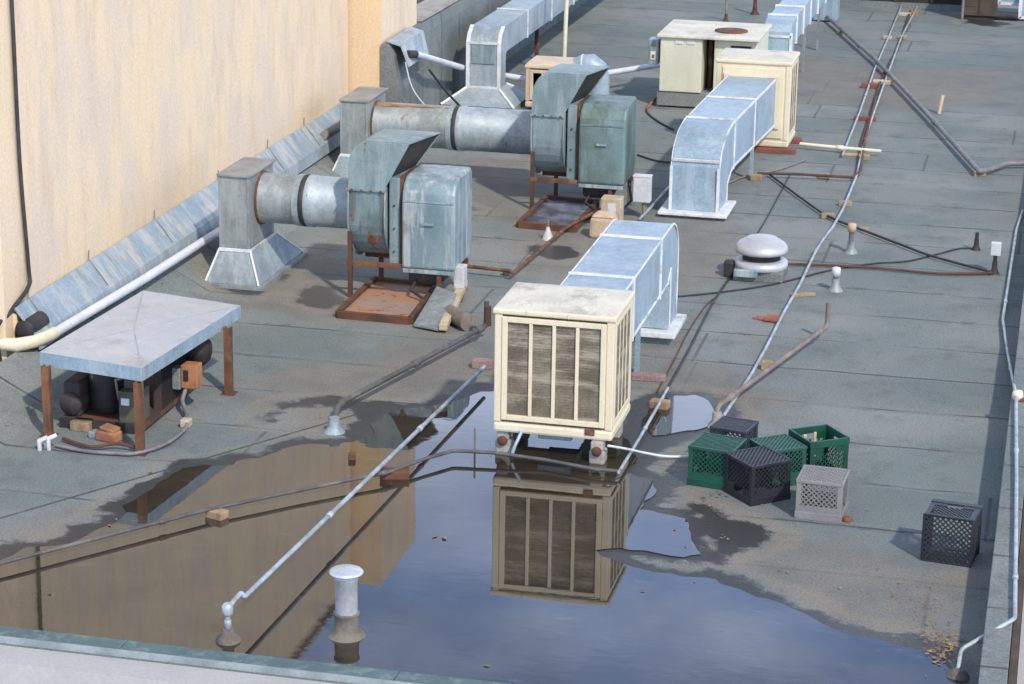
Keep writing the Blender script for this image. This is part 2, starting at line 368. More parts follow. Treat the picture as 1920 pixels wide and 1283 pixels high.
DAMP = [[(480,800),(480,782),(516,755),(562,741),(625,739),(671,742),(725,746),(780,755),(835,741),(880,723),(916,714),(940,740),(800,800),(700,830),(640,838),(620,812),(650,780),(612,764),(562,767),(530,782),(530,798)],
        [(444,868),(494,841),(562,822),(640,812),(700,820),(640,850),(480,880)],
        [(1180,830),(1200,790),(1240,740),(1300,732),(1345,750),(1395,778),(1400,800),(1340,812),(1300,815),(1240,850),(1232,880),(1300,878),(1310,905),(1260,930),(1230,910)],
        [(1290,940),(1330,950),(1380,965),(1440,985),(1472,996),(1455,1018),(1400,1045),(1340,1050),(1310,1030),(1292,985)],
        [(1560,1180),(1700,1190),(1790,1215),(1800,1283),(1700,1283),(1650,1215)],
        [(985,462),(1020,455),(1085,460),(1100,478),(1060,492),(1010,486),(980,476)],
        [(540,540),(590,530),(650,540),(660,570),(610,585),(560,570)],
        [(985,395),(1060,370),(1200,372),(1190,395),(1130,420),(1040,432),(990,425)],
        [(640,600),(700,540),(860,530),(870,560),(820,600),(830,625),(790,612)],
        [(1800,22),(1870,40),(1915,45),(1860,52),(1800,45)],
        [(870,385),(900,392),(880,398)], [(380,515),(500,545),(560,480),(590,470),(520,545),(470,560),(390,540)]]
SILT = [[(530,786),(562,767),(612,763),(640,800),(560,810)],
        [(1290,890),(1330,930),(1460,980),(1560,985),(1620,1010),(1800,1080),(1830,1180),(1800,1260),(1700,1200),(1500,1130),(1330,1070),(1250,1000)],
        [(980,420),(1240,410),(1380,430),(1370,500),(1290,540),(1230,560),(1000,520)],
        [(1220,640),(1350,700),(1500,760),(1400,800),(1300,820),(1220,800)],
        [(470,700),(640,680),(900,600),(930,720),(800,760),(560,740),(480,790)],
        [(0,985),(160,960),(240,940),(180,1000),(0,1050)],
        [(360,520),(560,480),(640,440),(660,600),(560,600)],
        [(1500,120),(1900,130),(1880,190),(1700,210),(1500,190)],
        [(880,300),(1000,290),(990,420),(890,400)], [(1340,120),(1500,100),(1700,135),(1860,160),(1700,175),(1520,160)]]
def g2(l): return np.array([[G(x, y).x, max(G(x, y).y, 11.32)] for x, y in l])
def rough_outline(P, amp, seed, step=.06):
    rg = np.random.RandomState(seed); out = []
    for a, b in zip(P, np.roll(P, -1, 0)):
        L = np.linalg.norm(b-a); n = max(1, int(L/step)); nv = np.array([-(b-a)[1], (b-a)[0]])/(L+1e-9)
        flat = a[1] < 11.35 and b[1] < 11.35
        ph = rg.rand(3)*6.28
        for k in range(n):
            u = k/n; p = a+(b-a)*u
            w = math.sin(math.pi*u)*(math.sin(u*L*7+ph[0])+.6*math.sin(u*L*19+ph[1]))*.5 + .35*(rg.rand()-.5)
            out.append(p+(0 if flat else amp*w)*nv)
    return np.array(out)
def sdf(P, pts):
    A, B = P, np.roll(P, -1, 0); best = np.full(len(pts), 9.); ins = np.zeros(len(pts), bool)
    for a, b in zip(A, B):
        e = b-a; w = pts-a
        h = np.clip((w@e)/(e@e+1e-12), 0, 1)
        best = np.minimum(best, ((w-h[:, None]*e)**2).sum(1))
        c = ((a[1] > pts[:, 1]) != (b[1] > pts[:, 1]))
        if abs(e[1]) > 1e-12: ins ^= c & (pts[:, 0] < e[0]*(pts[:, 1]-a[1])/e[1]+a[0])
    return np.where(ins, -np.sqrt(best), np.sqrt(best))
w1 = rough_outline(g2(WATER), .035, 3); w2 = rough_outline(g2(WATER2), .03, 5)
def flat_sheet(name, P, z):
    me = bpy.data.meshes.new(name); me.from_pydata([(p[0], p[1], z) for p in P], [], [list(range(len(P)))]); me.update()
    me.materials.append(M['water']); o = bpy.data.objects.new(name, me); COL.objects.link(o)
    import bmesh
    bm = bmesh.new(); bm.from_mesh(me); bmesh.ops.triangulate(bm, faces=bm.faces[:]); 
    for f in bm.faces:
        if f.normal.z < 0: f.normal_flip()
    bm.to_mesh(me); bm.free()
    return structure(o)
o = flat_sheet('puddle', w1, .005); o['label'] = 'broad shallow puddle mirroring the stucco wall and the sky'
o = flat_sheet('puddle', w2, .005); o['label'] = 'small puddle beside the green crates'

xs = np.concatenate([np.arange(-7.5, -.02, .035), [-.02]])
ys = np.concatenate([np.arange(11.2, 17.6, .035), np.arange(17.6, 24.5, .06), np.arange(24.5, 38.6, .16)])
XX, YY = np.meshgrid(xs, ys); pts = np.stack([XX.ravel(), YY.ravel()], 1)
dw = np.minimum(sdf(w1, pts), sdf(w2, pts))
dd = np.full(len(pts), 9.)
for P in DAMP: dd = np.minimum(dd, sdf(g2(P), pts))
dd += .19
ds = np.full(len(pts), 9.)
for P in SILT: ds = np.minimum(ds, sdf(g2(P), pts))
la, lb = np.array(G(0, 972)[:2]), np.array(G(480, 832)[:2]); e = (lb-la)/np.linalg.norm(lb-la)
w = pts-la; al = w@e; dl = w[:, 0]*e[1]-w[:, 1]*e[0]
dl = np.where((al > -2) & (al < 3.4), dl, .5)
zz = np.zeros(len(pts))
cant = (pts[:, 0] < -7.02)
zz += np.where(cant, (-7.02-pts[:, 0])*.55, 0)*np.clip((24.9-pts[:, 1])/.2, 0, 1)
zz += np.where(dw > .3, .004*np.sin(pts[:, 0]*3.1+pts[:, 1]*1.7)*np.sin(pts[:, 1]*2.3), 0)*0
nx, ny = len(xs), len(ys)
me = bpy.data.meshes.new('flat_roof')
faces = [(j*nx+i, j*nx+i+1, (j+1)*nx+i+1, (j+1)*nx+i) for j in range(ny-1) for i in range(nx-1)]
me.from_pydata(np.column_stack([pts, zz]).tolist(), [], faces)
at = me.color_attributes.new('stain', 'FLOAT_COLOR', 'POINT')
at.data.foreach_set('color', np.column_stack([dw, dd, ds, dl]).astype(np.float32).ravel())
me.materials.append(M['roof']); me.update()
o = bpy.data.objects.new('flat_roof', me); COL.objects.link(o); structure(o)
o['label'] = 'grey roofing felt laid in rolls'
# street level far below, reaching the horizon
def street():
    mt, t, N, L = nt('street'); v = coords(t, False)
    return finish(t, mt, mixc(t, ramp(t, noise(t, v, .3, 5), .4, .6), (.36, .35, .34), (.44, .43, .42)), .9)
M['street'] = street()
structure(MB().prism([(-300,-300,-6.6),(300,-300,-6.6),(300,300,-6.6),(-300,300,-6.6)], [(-300,-300,-6.5),(300,-300,-6.5),(300,300,-6.5),(-300,300,-6.5)]).build('ground', 'street', origin=(0, 0, 0)))

# ------------------------------------------------------------------ buildings and parapets
b = thing('stucco_building', (-7.6, 16, 0), 'tall cream stucco building with streaky stains along the left of the roof', 'building')
MB().box(-13, -7.6, 15.98, 24.8, -6.5, 5.2).build('wall', 'stucco', b)
MB().box(-12.9, -7.57, 16.12, 24.78, -6.5, .50).build('base_wall', 'stucco', b).location.z = 0
mb = MB().box(-7.59, -7.46, 16.12, 24.78, -.2, .36)
mb.build('base_ledge', 'stucco', b)
MB().prism([(-11,15.9,5.2),(-7.55,15.9,5.2),(-7.55,24.85,5.2),(-11,24.85,5.2)], [(-11,15.9,5.26),(-7.55,15.9,5.26),(-7.55,24.85,5.26),(-11,24.85,5.26)]).build('coping', 'plaster', b)
b2 = thing('stucco_building', (-7.25, 24.86, 0), 'narrow orange cream stucco block set behind the corner of the tall wall', 'building')
MB().box(-12.4, -7.25, 24.86, 26.33, -6.5, 5.2).build('wall', 'stuccoorange', b2)
MB().prism(yz([(24.87,.5),(26.32,.5),(26.32,5.19),(24.87,5.19)], -7.25), yz([(24.87,.5),(26.32,.5),(26.32,5.19),(24.87,5.19)], -7.246)).build('side_wall', 'stucco', b2)
# sloped flashing at the foot of the wall
f = thing('roof_flashing', (-7.5, 16.05, .3), 'long zinc flashing streaked with pale drips, sloping off the foot of the stucco wall', 'flashing')
prof = [(-7.595, .535), (-7.575, .555), (-7.40, .345), (-7.375, .24), (-7.39, .24), (-7.415, .335), (-7.57, .53)]
for k in range(5):
    y0 = 16.1+k*1.735; y1 = y0+1.728
    MB().prism([(x, y0, z) for x, z in reversed(prof)], [(x, y1, z) for x, z in reversed(prof)]).build('flashing_sheet', 'flash', f)
for k in range(6):
    y = 16.35+k*1.37+.2*math.sin(k*5)
    MB().tube([(-7.592, y+.05, .63), (-7.585, y+.02, .565), (-7.49, y, .465), (-7.41, y-.01, .365)], .0045, 6).build('strap', 'conduitgrey', f)
MB().lathe((-7.50, 16.12, .38), [(.001,-.03),(.075,-.03),(.085,0),(.085,.25)], 16, 'Y').build('hollow_shade', 'iron', f)  # black disc gives the hollow flashing end its shade by colour
# pvc drain along the flashing
path = [(-9.2, 15.95, .31), (-7.5, 15.95, .31), (-7.36, 16.25, .31), (-7.30, 18.0, .295), (-7.29, 20.4, .26), (-7.30, 21.6, .18), (-7.3, 22.3, .12)]
p = pipe('drain_pipe', path, .038, 'pvc', 'white plastic drain pipe running along the foot of the zinc flashing', 'pipe', n=14)
MB().tube([(-7.62,15.95,.31),(-7.5,15.95,.31),(-7.415,16.06,.31),(-7.37,16.24,.31),(-7.362,16.33,.31)], .048, 14).build('elbow', 'pvccream', p)
pipe('drain_pipe', [G(606,255,.42), G(640,236,.42), G(676,214,.42)], .045, 'conduitgrey', 'short open ended grey pipe on the flashing behind the stack', 'pipe', n=14)
# black cable down the wall
cp = [(-7.57, 16.26, 5.1), (-7.57, 16.29, 2.85), (-7.57, 16.30, 1.65), (-7.57, 16.37, .82), (-7.56, 16.33, .66), (-7.60, 16.05, .52), (-7.66, 15.95, .40), (-7.62, 15.94, 0), (-7.58, 15.93, -.9)]
pipe('wall_cable', cp, .016, 'cable', 'black cable hanging down the near corner of the stucco wall', 'cable', n=8, smoothn=6)

# front wall of this building and its coping
wall = thing('front_wall', (-4, 11.2, 0), 'pale grey plastered front wall with green metal coping, nearest the viewer', 'wall')
MB().box(-9, .06, 10.95, 11.158, -6.5, .165).build('wall', 'plaster', wall)
MB().box(-9, .06, 11.161, 11.31, -.2, .165).build('inner_wall', 'felt', wall)
x = -9.0; k = 0
for wd in (1.9, 1.35, 1.0, 1.55, 1.2, 1.1, .96):
    MB().box(x, x+wd-.004, 11.195, 11.325, .17, .2).build('coping', 'coping', wall, .004); x += wd
MB().box(-9, .06, 11.181, 11.192, .15, .203).build('coping_lip', 'copingedge', wall)
MB().box(-9, .06, 11.150, 11.166, .02, .035).build('plaster_band', 'plaster', wall)

pr = thing('parapet', (-.1, 20, 0), 'low right parapet covered in felt with slate lap joints', 'parapet')
for k in range(30):
    y0 = 11.33+k*.92
    MB().box(-.185, -.035, y0, y0+.915, -.2, .215+.002*(k % 2)).build('felt_cover', 'felt', pr, .006)
MB().box(-.03, .012, 11.33, 39, -6.5, .19).build('outer_edge', 'darkbrown', pr)
MB().box(.015, .3, 10.95, 39, -6.5, .10).build('ledge', 'plaster', pr)

pp = thing('parapet', (-7.1, 30, 0), 'felt covered sloping parapet behind the orange stucco block', 'parapet')
prof = [(-7.62, -.1), (-6.72, -.1), (-6.72, .02), (-7.02, .62), (-7.10, 1.02), (-7.16, 1.14), (-7.24, 1.14), (-7.62, 1.1)]
profb = [(-7.62, -.1), (-7.18, -.1), (-7.18, .02), (-7.17, .62), (-7.17, 1.02), (-7.19, 1.14), (-7.24, 1.14), (-7.62, 1.1)]
MB().prism([(x, 24.83, z) for x, z in reversed(prof[1:6]+[(-7.24, 1.14), (-7.24, -.1)])], [(x, 26.35, z) for x, z in reversed(profb[1:6]+[(-7.24, 1.14), (-7.24, -.1)])]).build('upstand', 'felt', pp)
prof = profb
MB().prism([(x, 26.35, z) for x, z in reversed(prof)], [(x, 39, z) for x, z in reversed(prof)]).build('upstand', 'felt', pp)
MB().prism([(-7.6,26.4,1.115),(-7.2,26.4,1.155),(-7.2,28.2,1.155),(-7.6,28.2,1.115)], [(-7.6,26.4,1.15),(-7.2,26.4,1.19),(-7.2,28.2,1.19),(-7.6,28.2,1.15)]).build('coping_slab', 'concrete', pp)
MB().prism([(-7.6,28.3,1.115),(-7.2,28.3,1.155),(-7.2,39,1.155),(-7.6,39,1.115)], [(-7.6,28.3,1.15),(-7.2,28.3,1.19),(-7.2,39,1.19),(-7.6,39,1.15)]).build('coping_slab', 'concrete', pp)
lf = thing('roof_flashing', (-7.05, 25.2, .8), 'short bent zinc plate on the felt parapet behind the orange block', 'flashing')
MB().prism([(-7.19,24.9,1.16),(-7.04,24.9,1.12),(-7.06,25.9,1.12),(-7.20,25.9,1.16)], [(-7.19,24.9,1.175),(-7.03,24.9,1.135),(-7.05,25.9,1.135),(-7.20,25.9,1.175)]).build('top_sheet', 'galv', lf)
MB().prism([(-7.04,24.9,1.13),(-6.95,24.9,.90),(-7.0,25.9,.88),(-7.06,25.9,1.13)], [(-7.028,24.9,1.135),(-6.938,24.9,.90),(-6.988,25.9,.88),(-7.048,25.9,1.135)]).build('face_sheet', 'flash', lf)
# lower roof to the left, beyond the felt parapet
structure(MB().box(-20, -7.65, 26.5, 45, .3, .35).build('neighbour_roof', 'darkbrown', origin=(0, 0, 0)))

# ------------------------------------------------------------------ evaporative coolers
def louvre_cooler(x0, x1, y0, y1, z0, z1, body, lid, label, front=True, right=True, frontcols=4, rightcols=4, feet=True, lidz=.06, group='evaporative coolers on the roof'):
    t = thing('evaporative_cooler', ((x0+x1)/2, (y0+y1)/2, 0), label, 'cooler', group)
    zt = z1-lidz
    MB().box(x0+.035, x1-.035, y0+.035, y1-.035, z0+.02, zt-.01).build('pad', 'pad', t)
    MB().box(x0-.003, x1+.003, y0-.003, y1+.003, z0, z0+.075).build('tank', body, t, .02)
    pw = .055
    for X in (x0, x1-pw):
        for Y in (y0, y1-pw): MB().box(X, X+pw, Y, Y+pw, z0+.075, zt).build('corner_post', body, t, .008)
    MB().prism([(x0-.012,y0-.012,zt),(x1+.012,y0-.012,zt),(x1+.012,y1+.012,zt),(x0-.012,y1+.012,zt)],
               [(x0-.012,y0-.012,z1-.018),(x1+.012,y0-.012,z1-.018),(x1+.012,y1+.012,z1-.018),(x0-.012,y1+.012,z1-.018)]).build('lid_rim', body, t, .012)
    c = ((x0+x1)/2, (y0+y1)/2)
    MB().prism([(x0-.005,y0-.005,z1-.018),(x1+.005,y0-.005,z1-.018),(x1+.005,y1+.005,z1-.018),(x0-.005,y1+.005,z1-.018)],
               [(c[0]-.25,c[1]-.2,z1+.006),(c[0]+.25,c[1]-.2,z1+.006),(c[0]+.25,c[1]+.2,z1+.006),(c[0]-.25,c[1]+.2,z1+.006)]).build('lid', lid, t, .01)
    def panel(axis, a0, a1, pos, sgn, cols, th=.02, ee=1.0):
        # a framed panel of slats; axis 'x' runs along X at y=pos
        p0, p1 = (pos, pos+th*sgn)
        lo, hi = min(p0, p1), max(p0, p1)
        def bx(u0, u1, v0, v1, e=0):
            e = e*ee; l, h = (lo-e, hi) if sgn < 0 else (lo, hi+e)
            return (u0, u1, l, h, v0, v1) if axis == 'x' else (l, h, u0, u1, v0, v1)
        zb, ztp = z0+.095, zt-.015
        fwd = .038
        mb = MB()
        mb.box(*bx(a0, a0+fwd, zb, ztp, .008)); mb.box(*bx(a1-fwd, a1, zb, ztp, .008))
        mb.box(*bx(a0+fwd, a1-fwd, zb, zb+fwd, .0075)); mb.box(*bx(a0+fwd, a1-fwd, ztp-fwd, ztp, .0075))
        fr = mb.build('louvre_frame', body, t, .004)
        wdt = (a1-a0-2*fwd)
        for k in range(1, cols):
            u = a0+fwd+wdt*k/cols
            MB().box(*bx(u-(.012 if ee == 1 else .007), u+(.012 if ee == 1 else .007), zb+fwd+.001, ztp-fwd-.001, .005)).build('mullion', body, fr, .003)
        mb = MB(); n = 34
        for k in range(n):
            v = zb+fwd+(ztp-zb-2*fwd)*(k+.5)/n
            mb.box(*bx(a0+fwd, a1-fwd, v-.0092, v+.0092, -.012 if ee == 1 else -.006))
        mb.build('slat', 'padslat', fr)
    panel('x', x0+.055, x1-.055, y0+.018, -1, frontcols) if front else MB().box(x0+.055, x1-.055, y0+.008, y0+.034, z0+.075, zt).build('front_panel', body, t, .006)
    if right: panel('y', y0+.055, y1-.055, x1-.0055, 1, rightcols, .005, .35)
    return t
M['padslat'] = W('dirty louvre slats', (.13,.108,.078), (.235,.20,.15), .9, 0, 3.0, streak=(.40,.355,.28), sk=.75, smap=(1.1, 1.1, 6), dirt=.6, dirtc=(.105,.085,.062), speck=.25, rust=.12)
c1 = louvre_cooler(-3.67, -2.83, 15.37, 16.06, .17, 1.085, 'cream', 'creamtop', 'cream louvred evaporative cooler standing in the puddle', frontcols=4)
# lid joints, rust dribble, feet
for k in (.27, .62):
    xx = -3.67+.84*k
    MB().box(xx-.004, xx+.004, 15.352, 15.357, 1.03, 1.066).build('lid_joint', 'creamtop', c1)
for (x, y) in ((-3.61, 15.45), (-2.93, 15.40), (-3.61, 15.98), (-2.93, 15.98)):
    ft = MB().box(x-.055, x+.055, y-.05, y+.07, 0, .10).box(x-.045, x+.045, y-.055, y+.06, .10, .17).build('foot', 'concrete', c1, .015)
    MB().lathe((x+.0, y-.062, .10), [(.001,-.012),(.032,-.012),(.036,0),(.036,.02)], 14, 'Y').build('hole_shade', 'rustdk', ft)  # dark disc on the block face, standing in for its shaded hole
MB().box(-3.38, -3.14, 15.5, 15.9, .10, .168).build('drain_sump', 'galvblue', c1, .01)
MB().box(-3.02, -2.95, 15.356, 15.368, .205, .255).build('rust_patch', 'rust', c1, .006)
MB().tube([(-3.49, 15.39, .2), (-3.47, 15.36, .18), (-3.50, 15.32, .10), (-3.52, 15.30, .03)], .012, 8).build('drain_spout', 'galvblue', c1)

c2 = louvre_cooler(-3.71, -2.89, 25.85, 26.55, .06, 1.03, 'cream', 'creamtop', 'cream evaporative cooler with a duct on its front, raised on red timbers', front=False, rightcols=3)
MB().box(-3.64, -2.96, 25.842, 25.86, .16, .93).build('front_skin', 'cream', c2, .006)
for k, (x0_, y0_) in enumerate(((-3.75, 25.80), (-3.75, 26.38))):
    tb = MB().box(x0_, -2.80, y0_, y0_+.12, 0, .055).build('timber', 'woodred', bevel=.006)
    tag(tb, 'dark red timber bearer under the %s edge of the far cream cooler' % ('front', 'rear')[k], 'timber', 'timber bearers')
c3 = louvre_cooler(-6.2, -5.68, 27.38, 28.0, .03, .56, 'peach', 'peach', 'small peach coloured louvred cooler behind the fans', frontcols=3, right=False)
el = [(-5.72+.0, 27.75, .40)]
el = [Vector((-5.69, 27.75, .40)), Vector((-5.62, 27.75, .44)), Vector((-5.54, 27.75, .45)), Vector((-5.47, 27.75, .40)), Vector((-5.44, 27.75, .30)), Vector((-5.43, 27.75, .0))]
el = [p+Vector((.05, 0, .06)) for p in el]
MB().tube(el, .13, 24).build('round_elbow', 'galvblue', c3)
MB().tube([(-5.58,27.75,.497),(-5.565,27.75,.499)], .14, 24).build('collar', 'sealant', c3)

# ------------------------------------------------------------------ rectangular ducts
def duct(label, parts, mat='galvblue'):
    t = thing('air_duct', parts['base'], label, 'duct', 'rectangular sheet metal ducts')
    return t
def sweepduct(t, prof, xl, xr, name, mat, bevel=.006):
    P = prof
    return MB().prism([(xl(y), y, z) for y, z in reversed(P)], [(xr(y), y, z) for y, z in reversed(P)]).build(name, mat, t, bevel)
def ribx(t, y, xl, xr, z0, z1, w=.028, o=.014, name='flange'):
    mb = MB()
    a, b_ = xl-o, xr+o
    mb.box(a, b_, y-w/2, y+w/2, z1, z1+o); mb.box(a, b_, y-w/2, y+w/2, z0-o, z0)
    mb.box(a, xl, y-w/2, y+w/2, z0, z1); mb.box(xr, b_, y-w/2, y+w/2, z0, z1)
    return mb.build(name, 'sealant', t, .003)
def strip(t, pts, w, name='corner_seam', mat='sealant', nrm=(1, 0, 0), th=.01):
    mb = MB()
    for p, q in zip(pts, pts[1:]): mb.bar(p, q, w, th, nrm)
    return mb.build(name, mat, t, .002)
# duct from the near cooler
d1 = thing('air_duct', (-3.17, 18.5, 0), 'short zinc duct behind the near cooler, curving down to the roof', 'duct', 'rectangular sheet metal ducts')
XL, XR = -3.40, -2.935
outer = [(16.08, 1.0)] + [(18.30+.36*math.sin(rad(a)), .64+.36*math.cos(rad(a))) for a in range(0, 91, 15)] + [(18.66, .14), (18.28, .14), (18.28, .50), (18.22, .54), (16.08, .54)]
sweepduct(d1, outer, lambda y: XL, lambda y: XR, 'duct_body', 'galvblue')
for y in (16.62, 17.80): ribx(d1, y, XL, XR, .54, 1.0, .034, .016)
for X, s in ((XR, 1), (XL, -1)):
    strip(d1, [(X+.006*s, y, z) for y, z in [(16.2, .995)]+outer[1:8]+[(18.655, .16)]], .018)
    strip(d1, [(X+.006*s, y, z) for y, z in ((16.2, .548), (18.22, .548))], .02)
    strip(d1, [(X+.007*s, y, z) for y, z in ((18.19, .56), (18.31, .64), (18.31, .16))], .03)
MB().box(-3.47, -2.86, 18.18, 18.78, .09, .135).build('base_flange', 'sealant', d1, .006)
MB().box(-3.42, -2.92, 18.24, 18.72, -.01, .09).build('curb', 'felt', d1, .01)
pb = G(1194, 700)
MB().box(pb.x-.018, pb.x+.018, pb.y-.018, pb.y+.018, 0, .54).build('support_leg', 'galvblue', d1)
MB().box(-3.36, -2.96, 16.06, 16.10, .56, .98).build('collar', 'sealant', d1)
# duct from the far cooler
d2_ = thing('air_duct', (-3.4, 22.8, 0), 'long stained zinc duct on the front of the far cream cooler, elbow nearest the viewer', 'duct', 'rectangular sheet metal ducts')
xl2 = lambda y: -3.655+(y-22.65)*.027
xr2 = lambda y: -3.19+(y-22.65)*.045
zt2, zb2 = .83, .36
out2 = [(25.84, zt2), (23.3, zt2)] + [(23.3-.62*math.sin(rad(a)), .50+.33*math.cos(rad(a))) for a in range(15, 91, 15)] + [(22.66, .06), (23.12, .06), (23.12, .24), (23.3, .33), (23.5, zb2), (25.84, zb2-.06)]
out2 = out2[::-1]
sweepduct(d2_, out2, xl2, xr2, 'duct_body', 'galvblue')
for y in (23.42, 24.55): ribx(d2_, y, xl2(y), xr2(y), zb2-.01, zt2, .04, .015)
mb = MB(); 
for a_, b2_ in (((xl2(25.8)-.05), xl2(25.8)), (xr2(25.8), xr2(25.8)+.05)): mb.box(a_, b2_, 25.82, 25.838, .27, .86)
mb.box(xl2(25.8), xr2(25.8), 25.82, 25.838, zt2, .86)
mb.build('collar', 'cream', d2_, .003)
for fx, s in ((xr2, 1), (xl2, -1)):
    strip(d2_, [(fx(y)+.006*s, y, z) for y, z in ((25.8, .825), (23.3, .825), (22.98, .77), (22.76, .65), (22.68, .50), (22.668, .08))], .03)
    strip(d2_, [(fx(y)+.006*s, y, z) for y, z in ((25.8, zb2-.05), (23.5, zb2), (23.3, .34), (23.12, .25), (23.12, .08))], .026)
strip(d2_, [(xl2(22.66)+.0, 22.652, .05), (xl2(22.66)+.0, 22.652, .50)], .03, nrm=(0, 1, 0)); strip(d2_, [(xr2(22.66), 22.652, .05), (xr2(22.66), 22.652, .50)], .03, nrm=(0, 1, 0))
strip(d2_, [(xl2(22.7), 22.672, .56), (xr2(22.7), 22.672, .56)], .03, nrm=(0, 1, .3))
MB().box(-3.76, -3.08, 22.54, 23.22, .03, .06).build('base_flange', 'sealant', d2_, .006)
MB().box(-3.70, -3.13, 22.60, 23.16, -.01, .03).build('curb', 'felt', d2_)
MB().box(-3.12, -3.085, 24.45, 24.485, 0, .34).build('support_leg', 'galvblue', d2_)
MB().box(-3.58, -3.545, 24.45, 24.485, 0, .34).build('support_leg', 'galvblue', d2_)
# duct behind the pale unit
d3 = thing('air_duct', (-3.45, 31, 0), 'zinc duct in ribbed sections running away behind the pale green unit', 'duct', 'rectangular sheet metal ducts')
XL3, XR3 = -3.63, -3.29
out3 = [(29.25, .35), (29.25, .78), (29.33, .86), (29.45, .90), (35.2, .90), (35.35, .80), (35.4, .6), (35.4, .02), (35.05, .02), (35.05, .58), (29.62, .58), (29.62, .35)]
sweepduct(d3, out3[::-1], lambda y: XL3, lambda y: XR3, 'duct_body', 'galvblue')
for y in (29.75, 30.5, 31.3, 32.2, 33.2): ribx(d3, y, XL3, XR3, .58, .90, .05, .02)
for X in (XL3, XR3): strip(d3, [(X, 29.242, .36), (X, 29.242, .77)], .04, nrm=(0, 1, 0))
strip(d3, [(XL3, 29.242, .72), (XR3, 29.242, .72)], .03, nrm=(0, 1, 0))
for y in (30.9, 32.6):
    MB().box(XR3-.03, XR3, y-.02, y+.02, 0, .57).build('support_leg', 'galvdk', d3)
MB().box(XL3-.02, XR3+.02, 29.2, 29.7, .28, .348).build('base_flange', 'sealant', d3)
MB().box(XL3+.02, XR3-.02, 29.26, 29.62, 0, .28).build('curb', 'felt', d3)
# duct at the far left
d4 = thing('air_duct', (-6.7, 27.5, 0), 'upright zinc duct with a flared foot at far left, turning away over the roof', 'duct', 'rectangular sheet metal ducts')
XL4, XR4 = -6.91, -6.53
out4 = [(27.40, .22), (27.40, .76), (27.46, .86), (27.60, .94), (36, .94), (36, .61), (27.80, .61), (27.76, .58), (27.76, .22)]
sweepduct(d4, out4[::-1], lambda y: XL4, lambda y: XR4, 'duct_body', 'galv')
for y in (28.9, 30.3, 31.7): ribx(d4, y, XL4, XR4, .61, .94, .03, .012)
for X in (XL4, XR4): strip(d4, [(X, 27.394, .23), (X, 27.394, .76), (X, 27.46, .865), (X, 27.6, .945)], .045, nrm=(0, 1, 0))
strip(d4, [(XL4, 27.392, .765), (XR4, 27.392, .765)], .03, nrm=(0, 1, 0)); strip(d4, [(XL4, 27.392, .235), (XR4, 27.392, .235)], .03, nrm=(0, 1, 0))
MB().box(XL4+.05, XR4-.05, 27.385, 27.396, .52, .74).build('access_hatch', 'teal', d4, .003)
bot = [(-7.16, 27.1, .06), (-6.27, 27.1, .06), (-6.27, 28.1, .06), (-7.16, 28.1, .06)]; top = [(XL4-.01, 27.39, .225), (XR4+.01, 27.39, .225), (XR4+.01, 27.77, .225), (XL4-.01, 27.77, .225)]
MB().prism(bot, top).build('flared_foot', 'galv', d4, .006)
for a_, b_ in zip(bot[:2]+[bot[2]], top[:2]+[top[2]]): strip(d4, [Vector(a_)+Vector((0, -.004, .004)), Vector(b_)+Vector((0, -.004, .004))], .03, nrm=(.3, -.6, .6))
MB().box(-7.15, -6.28, 27.11, 28.09, -.01, .06).build('curb', 'galvdk', d4)
pg = G(1006, 112)
tag(MB().bar((pg.x, pg.y, 0), (pg.x, pg.y, .62), .05, .05, (1, 0, 0)).build('duct_post', 'rust'), 'rusty post propping up the far left duct', 'post')
# pole
p0 = G(1056, 150)
tag(MB().tube([p0, p0+Vector((.03, .1, 2.2))], .028, 10).build('cream_pole', 'pvccream'), 'thin cream pole standing up behind the peach cooler', 'pole')

# ------------------------------------------------------------------ pale green packaged unit
u = thing('packaged_unit', (-4.15, 28.5, 0), 'pale greenish packaged air conditioner with an open dark bay and rusty lid', 'air conditioner')
MB().box(-4.70, -4.20, 28.0, 29.1, .2, .85).build('left_cabinet', 'creamgreen', u, .008)
MB().box(-4.06, -3.55, 28.06, 29.1, .2, .85).build('right_cabinet', 'creamgreen', u, .008)
MB().box(-4.199, -4.061, 28.45, 29.1, .2, .85).build('bay_back', 'dark', u)
MB().box(-4.74, -3.52, 27.96, 29.14, .851, .885).build('lid', 'creamtop', u, .008)
MB().box(-4.73, -3.53, 28.02, 29.1, .02, .199).build('curb', 'felt', u, .01)
MB().box(-3.86, -3.62, 28.048, 28.062, .70, .78).build('dark_grille', 'dark', u)
for x in (-4.52, -4.38): MB().box(x, x+.09, 27.99, 28.004, .78, .815).build('plate', 'label', u)
MB().lathe((-3.92, 28.45, .886), [(.20, 0), (.20, .012), (.13, .016), (.001, .016)], 24).build('rusty_fan_ring', 'rust', u)
MB().tube([(-4.15,28.38,.2),(-4.15,28.38,.8)], .03, 10).build('bay_pipe', 'rust', u)
eb = thing('switch_box', (-4.80, 28.2, .5), 'pale green switch box on the left end of the packaged air conditioner', 'switch box')
MB().box(-4.86, -4.735, 28.08, 28.30, .50, .80).build('box', 'guard', eb, .008); MB().box(-4.83, -4.77, 28.072, 28.085, .56, .66).build('cover', 'creamgreen', eb)
MB().box(-4.81, -4.78, 28.066, 28.073, .58, .62).build('handle', 'redpipe', eb)

